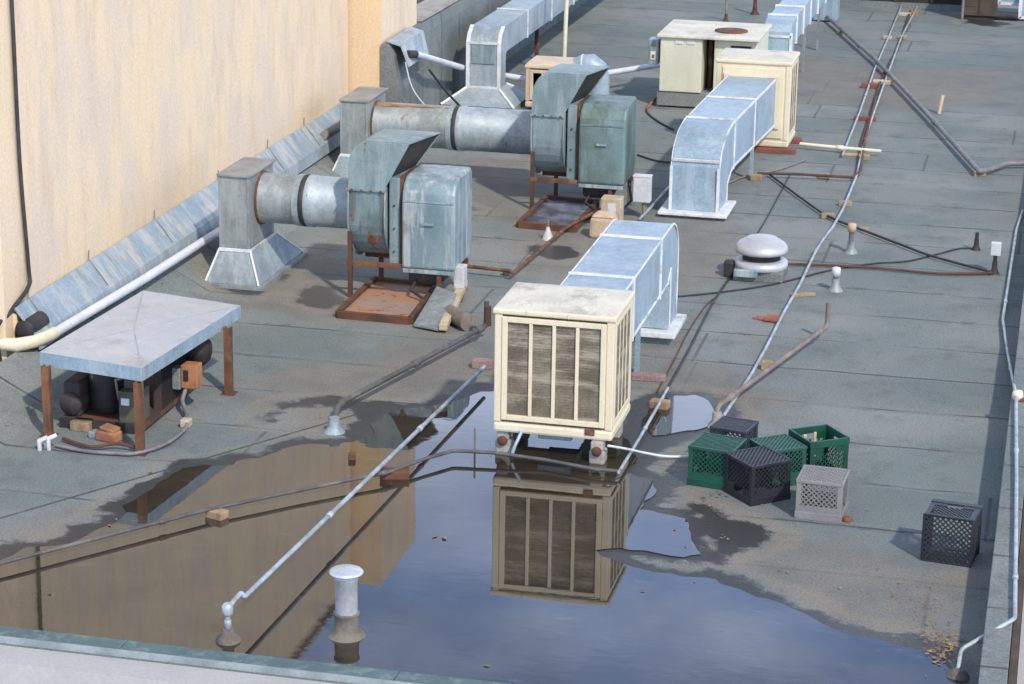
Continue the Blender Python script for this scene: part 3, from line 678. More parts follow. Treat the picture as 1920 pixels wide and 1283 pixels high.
# ------------------------------------------------------------------ centrifugal fans with stacks
def make_fan(base, label, hoodmat, scrollmat, guardmat):
    B = Vector(base)
    t = thing('exhaust_fan', base, label, 'fan', 'belt driven exhaust fans')
    def loc(pts): return [B+Vector(p) for p in pts]
    # scroll
    prof = [(.0, .97)] + [(.41+.41*math.cos(rad(a)), .71+.41*math.sin(rad(a))) for a in range(180, 361, 12)] + [(.80, .85), (.70, 1.0), (.58, 1.03), (.52, .97)]
    n = len(prof)
    mb = MB(); mb.prism(loc([(0, y, z) for y, z in reversed(prof)]), loc([(.31, y, z) for y, z in reversed(prof)]))
    sc = mb.build('scroll_housing', scrollmat, t, .008)
    big = [(.41+(y-.41)*1.06, .71+(z-.71)*1.06) if z < .95 else (y, z) for y, z in prof]
    for xx in (-.012, .311):
        MB().prism(loc([(xx, y, z) for y, z in reversed(big)]), loc([(xx+.012, y, z) for y, z in reversed(big)])).build('side_plate', 'guard', sc)
    # discharge hood: open mouth facing right and down
    hp = [(-.005, .95), (-.005, 1.13), (.01, 1.23), (.055, 1.31), (.13, 1.352), (.16, 1.358), (.58, 1.358)]
    inner = [(.31, .95)]
    th = .012
    mb = MB()
    front = hp + inner
    back = hp[:-1] + [(.66, 1.358), (.37, .93)]
    front = hp[:-1] + [(.53, 1.358), (.31, .95)]
    for y0, y1, pl in ((-.012, 0.0, front), (.515, .527, back)):
        mb.prism(loc([(x, y1, z) for x, z in pl]), loc([(x, y0, z) for x, z in pl]))
    mb.prism(loc([(.16, 0, 1.358), (.53, 0, 1.358), (.66, .515, 1.358), (.16, .515, 1.358)]), loc([(.16, 0, 1.37), (.53, 0, 1.37), (.66, .515, 1.37), (.16, .515, 1.37)]))
    for (xa, za), (xb, zb_) in zip(hp[:-1], hp[1:-1]):
        d = Vector((xb-xa, 0, zb_-za)).normalized(); nn = Vector((d.z, 0, -d.x))*th
        q = [Vector((xa, 0, za)), Vector((xb, 0, zb_)), Vector((xb, 0, zb_))+nn, Vector((xa, 0, za))+nn]
        mb.prism(loc([(p.x, .515, p.z) for p in q]), loc([(p.x, 0, p.z) for p in q]))
    hd = mb.build('discharge_hood', hoodmat, t)
    MB().prism(loc([(.285, .001, .955), (.295, .001, .955), (.515, .001, 1.35), (.505, .001, 1.35)]), loc([(.345, .514, .94), (.355, .514, .94), (.645, .514, 1.35), (.635, .514, 1.35)])).build('mouth_shade', 'dark', hd)  # dark sheet across the mouth, painted in for the hood's shaded interior
    MB().box(B.x-.02, B.x+.325, B.y-.02, B.y+.535, .935, .952).build('hood_flange', hoodmat, hd)
    # bearing cover and belt guard
    MB().box(B.x+.345, B.x+.44, B.y+.02, B.y+.5, .30, 1.06).build('bearing_cover', hoodmat, t, .012)
    MB().box(B.x+.441, B.x+.478, B.y+.03, B.y+.5, .31, 1.07).build('drive_gap', 'guardgap', t)
    gp = [(-.06, .30), (-.06, .86), (-.045, .95), (0, 1.03), (.07, 1.075), (.14, 1.085), (.50, 1.085), (.55, 1.05), (.55, .40), (.48, .30)]
    g = MB().prism(loc([(.48, y, z) for y, z in reversed(gp)]), loc([(.94, y, z) for y, z in reversed(gp)])).build('belt_guard', guardmat, t, .022)
    MB().bar(B+Vector((.66, -.075, .70)), B+Vector((.76, -.075, .70)), .018, .018, (0, 1, 0)).build('handle', 'guard', g)
    MB().bar(B+Vector((.49, -.062, .885)), B+Vector((.93, -.062, .885)), .012, .008, (0, 1, 0)).build('seam', guardmat, g)
    for k in range(4):
        xx, zz_ = .03+k*.085, .944
        MB().lathe(B+Vector((xx, -.024, zz_)), [(.001, -.008), (.009, -.008), (.010, 0)], 8, 'Y').build('bolt', 'rust', hd)
    for zz_ in (.42, .62, .82):
        MB().lathe(B+Vector((.392, .014, zz_)), [(.001, -.008), (.009, -.008), (.010, .004)], 8, 'Y').build('bolt', 'rust', t)
    MB().tube([B+Vector(p) for p in ((.60, .1, .22), (.55, -.02, .10), (.70, -.12, .05), (.92, -.08, .05), (1.0, .05, .14), (.96, .1, .30))], .012, 8).build('power_lead', 'cable', t)
    MB().box(B.x+.49, B.x+.93, B.y-.055, B.y+.08, .262, .297).build('drip_edge', 'guard', t)
    # stand
    for (x, y, z) in ((.015, -.03, .58), (.16, .42, .34), (.80, -.02, .30), (.90, .46, .30)):
        MB().box(B.x+x-.018, B.x+x+.018, B.y+y-.018, B.y+y+.018, 0, z).build('leg', 'rustdk' if x < .5 else 'rust', t)
    MB().box(B.x-.01, B.x+.47, B.y-.05, B.y-.015, .285, .325).build('front_rail', 'rust', t, .003)
    MB().box(B.x+.02, B.x+.94, B.y+.40, B.y+.44, .25, .295).build('rear_rail', 'rustdk', t, .003)
    MB().box(B.x+.50, B.x+.80, B.y+.05, B.y+.35, .13, .295).build('motor', 'iron', t, .04)
    return t
fan1 = make_fan((-5.82, 19.0, 0), 'near exhaust fan, teal scroll with rust runs and streaked belt guard', 'teal', 'tealrust', 'guard')
fan2 = make_fan((-5.03, 22.55, 0), 'far exhaust fan, teal with algae stained green belt guard', 'teal', 'teal', 'guardgreen')

def make_stack(x0, x1, y0, y1, zt, zf, base, cylx, cy, cz, r, ringx, label, rustline=False):
    t = thing('vent_stack', ((x0+x1)/2, (y0+y1)/2, 0), label, 'vent', 'sheet metal stacks feeding the fans')
    MB().box(x0, x1, y0, y1, zf, zt).build('stack', 'galvdk', t, .008)
    MB().box(x0-.02, x1+.02, y0-.02, y1+.02, zt, zt+.022).build('cap', 'capgrey', t, .004)
    for X in (x0, x1): strip(t, [(X, y0-.003, zf), (X, y0-.003, zt)], .022, mat='galvdk', nrm=(0, 1, 0))
    bx0, bx1, by0, by1 = base
    bot = [(bx0, by0, .03), (bx1, by0, .03), (bx1, by1, .03), (bx0, by1, .03)]; top = [(x0-.01, y0-.01, zf), (x1+.01, y0-.01, zf), (x1+.01, y1+.01, zf), (x0-.01, y1+.01, zf)]
    MB().prism(bot, top).build('flared_base', 'galv', t, .006)
    for i in (0, 1, 2): strip(t, [Vector(bot[i])+Vector((.002, -.005, .005)), Vector(top[i])+Vector((.002, -.005, .005))], .018, 'hip_seam', nrm=(.3, -.6, .6))
    strip(t, [Vector(top[0])+Vector((0, -.006, 0)), Vector(top[1])+Vector((0, -.006, 0))], .03, 'hip_seam', nrm=(0, 1, 0)); strip(t, [Vector(top[1])+Vector((.006, 0, 0)), Vector(top[2])+Vector((.006, 0, 0))], .03, 'hip_seam', nrm=(1, 0, 0))
    MB().box(bx0-.05, bx1+.04, by0-.03, by1+.04, -.01, .03).build('base_skirt', 'galvdk', t)
    a, b_ = x1-.01, cylx
    MB().lathe((0, cy, cz), [(r, a), (r, a+.03), (r*.985, a+.035), (r*.985, ringx-.02)], 32, 'X').build('round_duct', 'galvdk', t)
    MB().lathe((0, cy, cz), [(r*1.02, a-.005), (r*1.06, a), (r*1.06, a+.025), (r*1.0, a+.03)], 32, 'X').build('collar', 'rust', t)
    MB().lathe((0, cy, cz), [(r*1.02, ringx-.075), (r*1.02, ringx-.02)], 32, 'X').build('band', 'galv', t)
    MB().lathe((0, cy, cz), [(r*.99, ringx-.02), (r*1.03, ringx-.012), (r*1.03, ringx+.018), (r*.99, ringx+.026)], 32, 'X').build('rubber_joint', 'cable', t)
    MB().lathe((0, cy, cz), [(r*1.02, ringx+.026), (r*1.03, ringx+.03), (r*1.03, ringx+.085), (r, ringx+.09), (r, b_)], 32, 'X').build('round_duct', 'galv', t)
    return t
st1 = make_stack(-7.0, -6.74, 19.05, 19.72, .965, .32, (-7.12, -6.63, 18.96, 20.2), -5.81, 19.42, .71, .222, -6.33, 'near square stack with a flared base, rusty round duct leading to the near fan')
st2 = make_stack(-7.17, -6.90, 23.15, 23.85, .84, .28, (-7.28, -6.75, 23.05, 24.3), -5.02, 23.5, .56, .225, -6.03, 'far square stack whose long round duct has a rust line and reaches the far fan')
mb = MB(); rr_ = random.Random(2)
xsr = [-6.88+k*.06 for k in range(14)]
rows = [[(x, 23.5-.2265*math.cos(rad(a+rr_.uniform(-4, 4))), .56+.2265*math.sin(rad(a+rr_.uniform(-2, 2)))) for a in (62+k*.8, 70, 79-k*.5)] for k, x in enumerate(xsr)]
flat = [p for row in rows for p in row]
mb.add(flat, [(i*3+j, (i+1)*3+j, (i+1)*3+j+1, i*3+j+1) for i in range(len(xsr)-1) for j in range(2)], True)
mb.build('rust_run', 'orange', st2)
MB().box(-5.93, -5.9, 23.26, 23.74, .33, .60).build('strap', 'wood', st2) if False else None

# drip trays, frames and clutter under the fans
def tray(corners, mat, label, railmat='rustdk', deep=.05):
    c = [Vector(p) for p in corners]; ctr = sum(c, Vector())/4
    t = thing('drip_tray', (ctr.x, ctr.y, 0), label, 'tray', 'trays under the fans')
    MB().prism([p+Vector((0, 0, .012)) for p in c], [p+Vector((0, 0, .03)) for p in c]).build('tray_sheet', mat, t)
    for a, b_ in zip(c, c[1:]+c[:1]):
        MB().bar(a+Vector((0, 0, .03)), b_+Vector((0, 0, .03)), .045, .06).build('rail', railmat, t)
    return t
tray([(-5.72, 18.33, 0), (-5.09, 18.31, 0), (-5.15, 19.4, 0), (-5.73, 19.44, 0)], 'pan', 'orange rusted tray in a dark frame beneath the near fan')
tray([(-4.97, 21.75, 0), (-4.42, 21.72, 0), (-4.42, 22.85, 0), (-4.95, 22.9, 0)], 'blue', 'dark framed tray with a bluish sheet beneath the far fan')
a, b_, c_, d_ = (-5.03, 18.2, .02), (-4.80, 18.12, .02), (-4.80, 18.72, .16), (-5.02, 18.9, .16)
tag(MB().prism([a, b_, c_, d_], [Vector(p)+Vector((0, 0, .015)) for p in (a, b_, c_, d_)]).build('metal_sheet', 'galvdk'), 'loose grey sheet leaning beside the orange tray', 'sheet')
tag(MB().bar((-4.76, 18.12, .05), (-4.86, 19.2, .14), .07, .05).build('timber', 'woodpale', bevel=.005), 'bleached timber lying along the right side of the orange tray', 'timber')
tag(MB().tube([(-4.80, 18.5, .07), (-4.58, 18.25, .07)], .07, 16).build('pipe_offcut', 'pipebrown'), 'fat brown pipe offcut beside the near fan', 'pipe offcut')
jb = thing('junction_box', (-4.93, 18.85, .1), 'white box below the right end of the near belt guard', 'junction box', None)
MB().box(-4.90, -4.81, 19.0, 19.12, .13, .33).build('box', 'white', jb, .008); MB().tube([(-4.855, 19.06, 0), (-4.855, 19.06, .13)], .016, 8).build('conduit', 'rust', jb)
# under far fan: beige containers
bk = thing('plastic_container', G(1133, 446), 'squat beige plastic container in front of the far fan', 'container')
q = G(1132, 444)
MB().prism([q+Vector((x, y, 0)) for x, y in ((-.13,-.10),(.13,-.10),(.13,.10),(-.13,.10))], [q+Vector((x, y, .2)) for x, y in ((-.12,-.09),(.12,-.09),(.12,.09),(-.12,.09))]).build('body', 'bucket', bk, .03)
MB().prism([q+Vector((x, y, .198)) for x, y in ((-.12,-.09),(.12,-.09),(.12,.09),(-.12,.09))], [q+Vector((x, y, .25)) for x, y in ((-.06,-.04),(.06,-.04),(.06,.04),(-.06,.04))]).build('shoulder', 'bucket', bk, .02)
q = G(1147, 420)
bx = thing('carton', q, 'off white carton behind the beige container', 'carton')
MB().box(q.x-.10, q.x+.10, q.y-.08, q.y+.08, 0, .27).build('body', 'woodpale', bx, .01); MB().box(q.x-.03, q.x+.05, q.y-.088, q.y-.079, .08, .22).build('sticker', 'label', bx)
q = G(1027, 449)
cn = thing('vent_cone', q, 'small white cone shaped flashing with a spike in front of the far tray', 'vent')
MB().lathe(q, [(.055, 0), (.05, .02), (.02, .10), (.014, .12)], 14).build('cone', 'white', cn); MB().tube([q+Vector((0,0,.1)), q+Vector((0,0,.19))], .008, 8).build('spike', 'conduitgrey', cn)
q = G(1203, 410)
ds_ = thing('disconnect_box', q, 'white electrical disconnect box on a short rusty post right of the far fan', 'switch box')
MB().box(q.x-.085, q.x+.085, q.y-.05, q.y+.05, .17, .42).build('box', 'white', ds_, .008)
MB().tube([q+Vector((.03, 0, 0)), q+Vector((.01, 0, .17))], .018, 8).build('post', 'pipebrown', ds_); MB().box(q.x-.09, q.x+.09, q.y-.055, q.y+.055, .421, .435).build('lid', 'white', ds_, .003)

# ------------------------------------------------------------------ equipment shelter on rusty posts
sh = thing('equipment_shelter', (-6.4, 15.7, 0), 'flat zinc roofed shelter on rusty posts near the left wall', 'shelter')
cs = [Vector((-6.87, 14.97, 0)), Vector((-6.04, 14.81, 0)), Vector((-5.91, 16.49, 0)), Vector((-6.77, 16.68, 0))]
ctr = sum(cs, Vector())/4
mb = MB(); z0, z1 = .50, .597
mb.add([p+Vector((0, 0, z1)) for p in cs]+[ctr+Vector((-.03, -.1, z1+.012))], [(0, 1, 4), (1, 2, 4), (2, 3, 4), (3, 0, 4)])
mb.build('roof_sheet', 'shelterroof' if 'shelterroof' in M else 'galv', sh)
M['shelterroof'] = W('shelter roof sheet', (.47,.49,.52), (.415,.435,.465), .55, .1, 1.3, dirt=.8, dirtc=(.36,.345,.335), speck=.1, rust=.03, streak=(.56,.56,.58), sk=.4)
sh.children[0].data.materials[0] = M['shelterroof']
apex = ctr+Vector((-.03, -.1, z1+.0125))
for i in (0, 1, 2, 3):
    MB().bar(cs[i].lerp(apex, .04)+Vector((0, 0, z1*.96)), apex, .008, .004).build('fold', 'galv', sh)
for i in range(4):
    a, b_ = cs[i], cs[(i+1) % 4]; n_ = (b_-a).normalized().cross(Vector((0, 0, 1)))
    MB().prism([a+Vector((0,0,z0)), b_+Vector((0,0,z0)), b_+Vector((0,0,z0))-n_*.012, a+Vector((0,0,z0))-n_*.012], [a+Vector((0,0,z1-.001)), b_+Vector((0,0,z1-.001)), b_+Vector((0,0,z1-.001))-n_*.012, a+Vector((0,0,z1-.001))-n_*.012]).build('fascia', 'galvblue', sh)
posts = [G(92, 817), G(264, 851), G(430, 738), Vector((-6.69, 16.45, 0))]
for p in posts:
    q = MB(); q.box(p.x-.028, p.x+.028, p.y-.028, p.y-.018, 0, .52).box(p.x-.028, p.x-.018, p.y-.017, p.y+.028, 0, .52).box(p.x+.018, p.x+.028, p.y-.017, p.y+.02, .0, .52)
    q.build('post', 'rust', sh)
    MB().box(p.x-.05, p.x+.05, p.y-.05, p.y+.05, 0, .008).build('foot_plate', 'rustdk', sh)
cu = thing('condensing_unit', (-6.45, 15.6, 0), 'dark greasy condensing unit under the zinc shelter', 'condenser')
MB().box(-6.80, -6.16, 15.12, 16.2, .03, .07).build('base_frame', 'rustdk', cu)
MB().box(-6.80, -6.16, 15.10, 15.118, .0, .075).build('base_rail', 'iron', cu)
MB().lathe((-6.53, 15.36, .07), [(.10, 0), (.125, .02), (.13, .08), (.13, .26), (.11, .33), (.06, .37), (.001, .38)], 22).build('compressor', 'blackmetal', cu)
MB().box(-6.79, -6.66, 15.16, 15.42, .07, .33).build('receiver', 'fin', cu, .02)
MB().lathe((-6.73, 15.22, .17), [(.001, -.09), (.08, -.085), (.085, -.07), (.085, .15)], 18, 'Y').build('motor_end', 'fin', cu)
cb = MB().box(-6.36, -6.2, 15.14, 15.34, .05, .30).build('control_box', 'olive', cu, .01)
MB().box(-6.335, -6.275, 15.13, 15.141, .20, .25).build('plate', 'label', cb)
MB().box(-6.34, -6.26, 15.2, 15.3, .301, .40).build('relay', 'olive', cu, .01)
MB().box(-6.78, -6.70, 15.55, 16.15, .07, .46).build('coil', 'fin', cu); MB().box(-6.22, -6.16, 15.46, 15.95, .07, .42).build('coil', 'fin', cu)
mb = MB()
for k in range(18): mb.box(-6.159, -6.15, 15.47+k*.027, 15.477+k*.027, .08, .41)
mb.build('fin', 'blackmetal', cu)
MB().lathe((-6.1, 16.05, .36), [(.001, -.1), (.10, -.08), (.12, -.02), (.12, .05), (.08, .09), (.001, .1)], 18, 'X').build('fan_motor', 'blackmetal', cu)
for s in ((-6.6, 15.3, .40), (-6.4, 15.25, .36)):
    MB().tube([(s[0], s[1], .2), (s[0], s[1]-.05, s[2]), (s[0]+.15, s[1]+.1, s[2]+.02), (s[0]+.2, s[1]+.4, .3)], .011, 8).build('refrigerant_tube', 'pipebrown', cu)
MB().box(-6.70, -6.55, 15.05, 15.16, 0, .07).build('packing_block', 'wood', cu, .006)
ob = thing('electrical_box', (-6.1, 15.72, 0), 'open orange rusted electrical box hanging at the right of the condensing unit', 'electrical box')
q = Vector((-6.08, 15.72, .18))
MB().box(q.x-.01, q.x+.12, q.y-.05, q.y+.06, .18, .36).build('box', 'orange', ob, .008)
MB().box(q.x-.075, q.x-.012, q.y-.06, q.y+.03, .17, .33).build('door', 'galvdk', ob, .004)
MB().tube([(q.x+.02, q.y-.02, .18), (q.x+.0, q.y-.06, .09), (q.x+.06, q.y-.16, .05), (q.x+.10, q.y-.22, .04)], .016, 8).build('flexible_conduit', 'conduitgrey', ob)
MB().box(q.x+.015, q.x+.05, q.y-.058, q.y-.049, .24, .32).build('switch', 'blackmetal', ob)
q = G(205, 826)
rb = thing('rusty_tin', q, 'crumpled orange rusty tin lying in front of the condensing unit', 'tin')
T = Matrix.Translation(q) @ Matrix.Rotation(rad(-12), 4, 'Z')
MB().box(-.085, .085, -.05, .05, 0, .075, T).build('tin_body', 'orange', rb, .012)
MB().box(-.07, .05, -.04, .06, .076, .10, T @ Matrix.Rotation(rad(8), 4, 'Y')).build('tin_lid', 'orange', rb, .008)
MB().box(-.16, -.09, -.03, .05, .0, .05, T).build('bracket', 'galvdk', rb, .008)
pipe('flexible_conduit', [G(105,835,.02), G(160,846,.02), G(215,850,.02), G(255,850,.02), G(305,835,.03), G(340,812,.03), G(352,795,.05)], .014, 'conduitgrey', 'grey flexible conduit snaking past the shelter posts', 'conduit', smoothn=6)
pipe('refrigerant_pipe', [G(118,822,.03), G(170,838,.03), G(220,832,.05), G(262,842,.03)], .012, 'rustdk', 'dark thin pipe curled under the shelter front', 'pipe', smoothn=6)
q = G(82, 845)
jx = thing('pipe_cluster', q, 'cluster of whitish pipe fittings at the left of the shelter', 'pipe fitting')
for dx, dy, h in ((-.03, 0, .07), (.03, .02, .085), (.0, .05, .06)):
    MB().tube([q+Vector((dx, dy, 0)), q+Vector((dx, dy, h)), q+Vector((dx+.05, dy+.03, h+.02))], .016, 8).build('fitting', 'white', jx)
q = G(348, 800)
tag(MB().box(q.x-.03, q.x+.04, q.y-.04, q.y+.04, 0, .06).build('conduit_body', 'woodpale', bevel=.01), 'small tan conduit fitting at the end of the grey flexible conduit', 'conduit fitting')

# ------------------------------------------------------------------ roof vents and risers
q = Vector((-2.49, 20.62, 0))
mv = thing('roof_ventilator', q, 'mushroom shaped aluminium roof ventilator', 'ventilator')
MB().box(q.x-.22, q.x+.22, q.y-.20, q.y+.22, -.01, .10).build('curb', 'felt', mv, .02)
MB().lathe(q, [(.235, .10), (.24, .115), (.235, .155), (.19, .17), (.17, .17)], 36).build('base_ring', 'alum', mv)
MB().lathe(q, [(.17, .16), (.17, .28)], 28).build('throat', 'dark', mv)
MB().lathe(q, [(.19, .232), (.232, .235), (.236, .255), (.225, .295), (.218, .30), (.205, .318), (.19, .323), (.172, .338), (.158, .342), (.135, .362), (.12, .365), (.06, .378), (.001, .38)], 40).build('dome', 'alum', mv)
MB().box(q.x-.21, q.x-.0, q.y-.255, q.y-.205, .05, .115).build('cover_plate', 'guard', mv, .006)
MB().box(q.x-.32, q.x-.23, q.y-.12, q.y-.02, 0, .15).build('motor_box', 'iron', mv, .02)
q = G(650, 1193)
vp = thing('vent_pipe', q, 'zinc capped vent pipe standing in the puddle by the front wall', 'vent')
MB().lathe(q, [(.115, -.002), (.105, .01), (.072, .05), (.069, .13), (.075, .14), (.075, .15), (.066, .152)], 30).build('collar', 'mastic', vp)
MB().lathe(q, [(.064, .14), (.064, .345), (.069, .35), (.072, .375), (.068, .385)], 30).build('pipe', 'ventzinc', vp)
MB().lathe(q, [(.07, .382), (.096, .388), (.099, .398), (.088, .408), (.03, .415), (.001, .416)], 30).build('cap', 'ventzinc', vp)
def riser(px, h, r, mats, label, cone=True, lean=(0, 0)):
    q = G(*px); t = thing('vent_pipe', q, label, 'vent', 'small vent risers')
    tip = q+Vector((lean[0], lean[1], h))
    MB().tube([q, tip], r, 12).build('pipe', mats[0], t)
    if cone: MB().lathe(q, [(r*2.6, 0), (r*2.3, .012), (r*1.35, .05), (r*1.25, .11)], 16).build('boot', mats[1], t)
    if len(mats) > 2: MB().lathe(tip, [(r*1.05, -.07), (r*1.5, -.07), (r*1.5, .005), (r*.8, .012), (.001, .012)], 12).build('cap', mats[2], t)
    return t
riser((1595, 474), .27, .026, ('conduitgrey', 'galvdk', 'bucket'), 'short vent riser with a tan cap beside the long conduit')
riser((1566, 545), .20, .026, ('conduitgrey', 'galvdk', 'white'), 'short vent riser with a white tip nearer the mushroom ventilator')
riser((1830, 469), .17, .017, ('iron', 'iron'), 'thin black riser far out by the right parapet')
riser((1760, 214), .22, .024, ('bucket', 'galvdk'), 'tan stub pipe leaning next to the long diagonal pipe', False, (.03, .05))
riser((1415, 27), .5, .028, ('rust', 'rustdk'), 'rusty upright pipe behind the packaged unit, right of two', True)
riser((1361, 40), .45, .018, ('wood', 'rustdk'), 'thin brown upright pipe behind the packaged unit, left of two', True)
rs = riser((1864, 513), .18, .018, ('iron', 'iron'), 'riser carrying a small white box by the right parapet')
q = G(1864, 513); MB().box(q.x-.045, q.x+.045, q.y-.03, q.y+.03, .17, .29).build('box', 'white', rs, .006)
rv = riser((627, 810), .10, .03, ('iron', 'galv'), 'vent boot at the low end of the dark pipe beside the puddle')
riser((1344, 800), .08, .028, ('concrete', 'concrete'), 'pale pipe boot behind the crates', True)
riser((890, 851), .19, .007, ('conduitgrey', 'conduitgrey'), 'very thin bent wire standing in the puddle left of the near cooler', False)

# ------------------------------------------------------------------ pipes and conduits
e = G(428, 1203)
pipe('electrical_conduit', [e, e+Vector((0, 0, .19)), G(437,1128,.21), G(452,1112,.215), G(458,1120,.19)] + [G(908,688,.13)], .015, 'conduit', 'bright conduit crossing the puddle from the front wall towards the near cooler', 'conduit', couple=(.02, .35, .7))
MB().lathe(e, [(.075, 0), (.07, .02), (.035, .05), (.03, .08)], 16).build('boot', 'mastic', bpy.data.objects['electrical_conduit'])
cb_ = MB().lathe(e+Vector((0, 0, .2)), [(.03, -.03), (.034, -.02), (.034, .02), (.02, .035)], 12).build('conduit_body', 'conduit', bpy.data.objects['electrical_conduit'])
pts = [G(-60,1072,.06), G(200,1005,.06), G(385,957,.06), G(560,920,.06), G(730,885,.065), G(792,862,.07), G(850,845,.07), G(925,849,.07), G(1020,862,.05), G(1115,880,.05), G(1165,884,.05)]
pipe('water_pipe', pts, .013, 'irongrey', 'weathered grey pipe low across the puddle and past the cooler feet', 'pipe', couple=(.28, .62))
pipe('drain_pipe', [G(627,806,.02), G(631,768,.10), G(640,755,.12), G(910,612,.12), G(912,600,.12)+Vector((0, 0, .02)), G(912,600,.12)+Vector((0, 0, .16))], .021, 'irongrey', 'dark grey drain pipe sloping from the near fan down to the puddle edge', 'pipe', n=14, couple=(.12, .5, .86))
q = G(913, 612, .12)
pipe('drain_pipe', [q+Vector((.0, .02, .0)), q+Vector((.0, .02, .16))], .03, 'rustdk', 'rusty upright stub at the high end of the dark drain pipe', 'pipe')
pipe('drain_pipe', [G(1344,798,.0), G(1343,798,.0)+Vector((0, 0, .14)), G(1551,612,.12), G(1551,612,.12)+Vector((0, 0, .20))], .02, 'pipebrown', 'brown weathered pipe with an upturned end, behind the crates', 'pipe', n=14, couple=(.14, .86))
z = .045
P5 = [(1350,790),(1378,748),(1410,700),(1440,645),(1470,585),(1500,533),(1530,470),(1545,447),(1562,425),(1580,393),(1606,330),(1615,290),(1625,250),(1655,165),(1690,70),(1722,8)]
pipe('electrical_conduit', G3(P5, z), .0125, 'conduit', 'long bright conduit running from the crates to the far end of the roof', 'conduit', couple=(.25, .5))
P6 = [(1580,290),(1612,210),(1640,130),(1670,60),(1697,-5)]
pipe('electrical_conduit', G3(P6, z), .012, 'conduit', 'far conduit left of the pair running to the dark wall', 'conduit', couple=(.3, .6))
P6b = [(1608,330),(1612,290),(1617,262),(1640,190),(1652,150),(1688,82),(1707,20)]
pipe('electrical_conduit', G3(P6b, .03), .016, 'rustdk', 'rust brown pipe between the two far conduits', 'conduit')
pipe('drain_pipe', [G(1540,22,.075), G(1640,110,.075), G(1740,215,.07), G(1836,322,.065), G(1858,318,.06), G(1888,307,.06), G(1945,306,.06)], .027, 'conduitgrey', 'thick diagonal pipe crossing the far roof to the right parapet', 'pipe', n=14, couple=(.25, .7))
P8 = [(1440,325),(1500,370),(1550,404),(1600,425),(1640,440),(1700,463),(1740,478),(1800,495),(1862,511)]
pipe('power_cable', G3(P8, .03), .012, 'cable', 'black cable slanting from the far cooler to the small white box', 'cable', smoothn=4)
P9 = [(1478,495),(1560,498),(1650,503),(1760,513),(1862,512)]
pipe('power_cable', G3(P9, .025), .012, 'rustdk', 'dark cable running straight from the mushroom ventilator to the small white box', 'cable', smoothn=4)
P10 = [(1270,556),(1350,548),(1450,533),(1560,506),(1640,494),(1700,490),(1760,476),(1800,466),(1828,466)]
pipe('power_cable', G3(P10, .012), .008, 'cable', 'thin black wire wandering to the thin black riser', 'cable', smoothn=5)
pipe('plastic_pipe', G3([(1500,270),(1560,276),(1652,284)], .06), .02, 'pvccream', 'pale plastic pipe lying right of the far cooler', 'pipe', couple=(.5,))
pipe('gas_pipe', G3([(1420,325),(1500,327),(1600,333),(1613,320),(1622,262),(1642,185)], .05), .014, 'rustdk', 'rusty pipe on blocks turning beside the far conduits', 'pipe')
pipe('power_cable', G3([(1510,300),(1460,318),(1400,330),(1350,350)], .02), .009, 'conduitgrey', 'grey wire looping under the long stained duct', 'cable', smoothn=6)
P11 = [(1160,886),(1200,820),(1240,750),(1252,728)]
pipe('electrical_conduit', G3(P11, .05), .012, 'conduit', 'slim conduit right of the near cooler meeting the grey pipe at its foot', 'conduit', couple=(.5,))
pipe('power_cable', G3([(1248,735),(1290,660),(1340,562),(1385,500)], .012), .010, 'cable', 'black cable running from the slim conduit back to the ventilator', 'cable', smoothn=4)
pipe('power_cable', G3([(1232,735),(1262,680),(1292,620),(1322,575),(1338,560)], .008), .006, 'rustdk', 'thin dark wire beside the black cable, left of it', 'cable', smoothn=4)
pipe('power_cable', G3([(1385,497),(1410,455),(1440,405),(1480,330)], .012), .007, 'cable', 'faint black wire running on from the slim conduit to the far cooler', 'cable', smoothn=4)
pipe('gas_pipe', [G(862,498,.08), G(955,508,.08), G(962,512,.08), G(1000,480,.08), G(1060,428,.08), G(1140,384,.08)], .016, 'rust', 'rusty gas pipe bending between the two fans', 'pipe', couple=(.3, .6))
pipe('water_tube', [G(1140,836,.15), G(1175,842,.10), G(1212,850,.05), G(1250,856,.03), G(1300,856,.02)], .009, 'sealant', 'pale water tube from the near cooler to the crates', 'tube', smoothn=6)
pipe('electrical_conduit', [G(1262,342,.02), G(1215,395,.05), G(1200,410,.06)], .013, 'conduit', 'short grey conduit joining the disconnect box to the stained duct', 'conduit')
pipe('power_cable', G3([(1195,290),(1225,300),(1250,304),(1275,305)], .015), .01, 'cable', 'black cable curling from the far fan under the stained duct', 'cable', smoothn=6)
pipe('power_cable', G3([(1232,182),(1212,205),(1230,225),(1262,243)], .012), .012, 'iron', 'dark cable dropping from the packaged unit curb', 'cable', smoothn=6)
pipe('gas_pipe', [G(1232,180,.05), G(1213,203,.03)], .014, 'orange', 'short orange rusty pipe at the corner of the packaged unit', 'pipe')
a0 = Vector((-6.93, 25.15, 1.0)); b0 = Vector((-7.0, 27.9, .34)); b1 = Vector((-6.22, 27.86, .27))
pipe('drain_pipe', [a0, a0.lerp(b0, .5), b0, b1], .036, 'pvc', 'white pipe from the zinc plate to the peach cooler, behind the upright duct', 'pipe', n=12)
MB().tube([a0+Vector((-.06,-.12,.02)), a0], .042, 12).build('open_end', 'cable', bpy.data.objects['drain_pipe.004' if 'drain_pipe.004' in bpy.data.objects else 'drain_pipe'])
pipe('drain_pipe', [G(1110,142,.25), G(1236,122,.25)], .036, 'pvc', 'white pipe between the peach cooler and the packaged unit', 'pipe', n=12)
pipe('power_cable', [(-6.98, 24.9, .95), (-6.9, 25.0, .6), (-6.6, 25.2, .2), (-6.3, 25.0, .02)], .008, 'pvc', 'thin white wire trailing from the zinc plate down the felt slope', 'cable', smoothn=6)
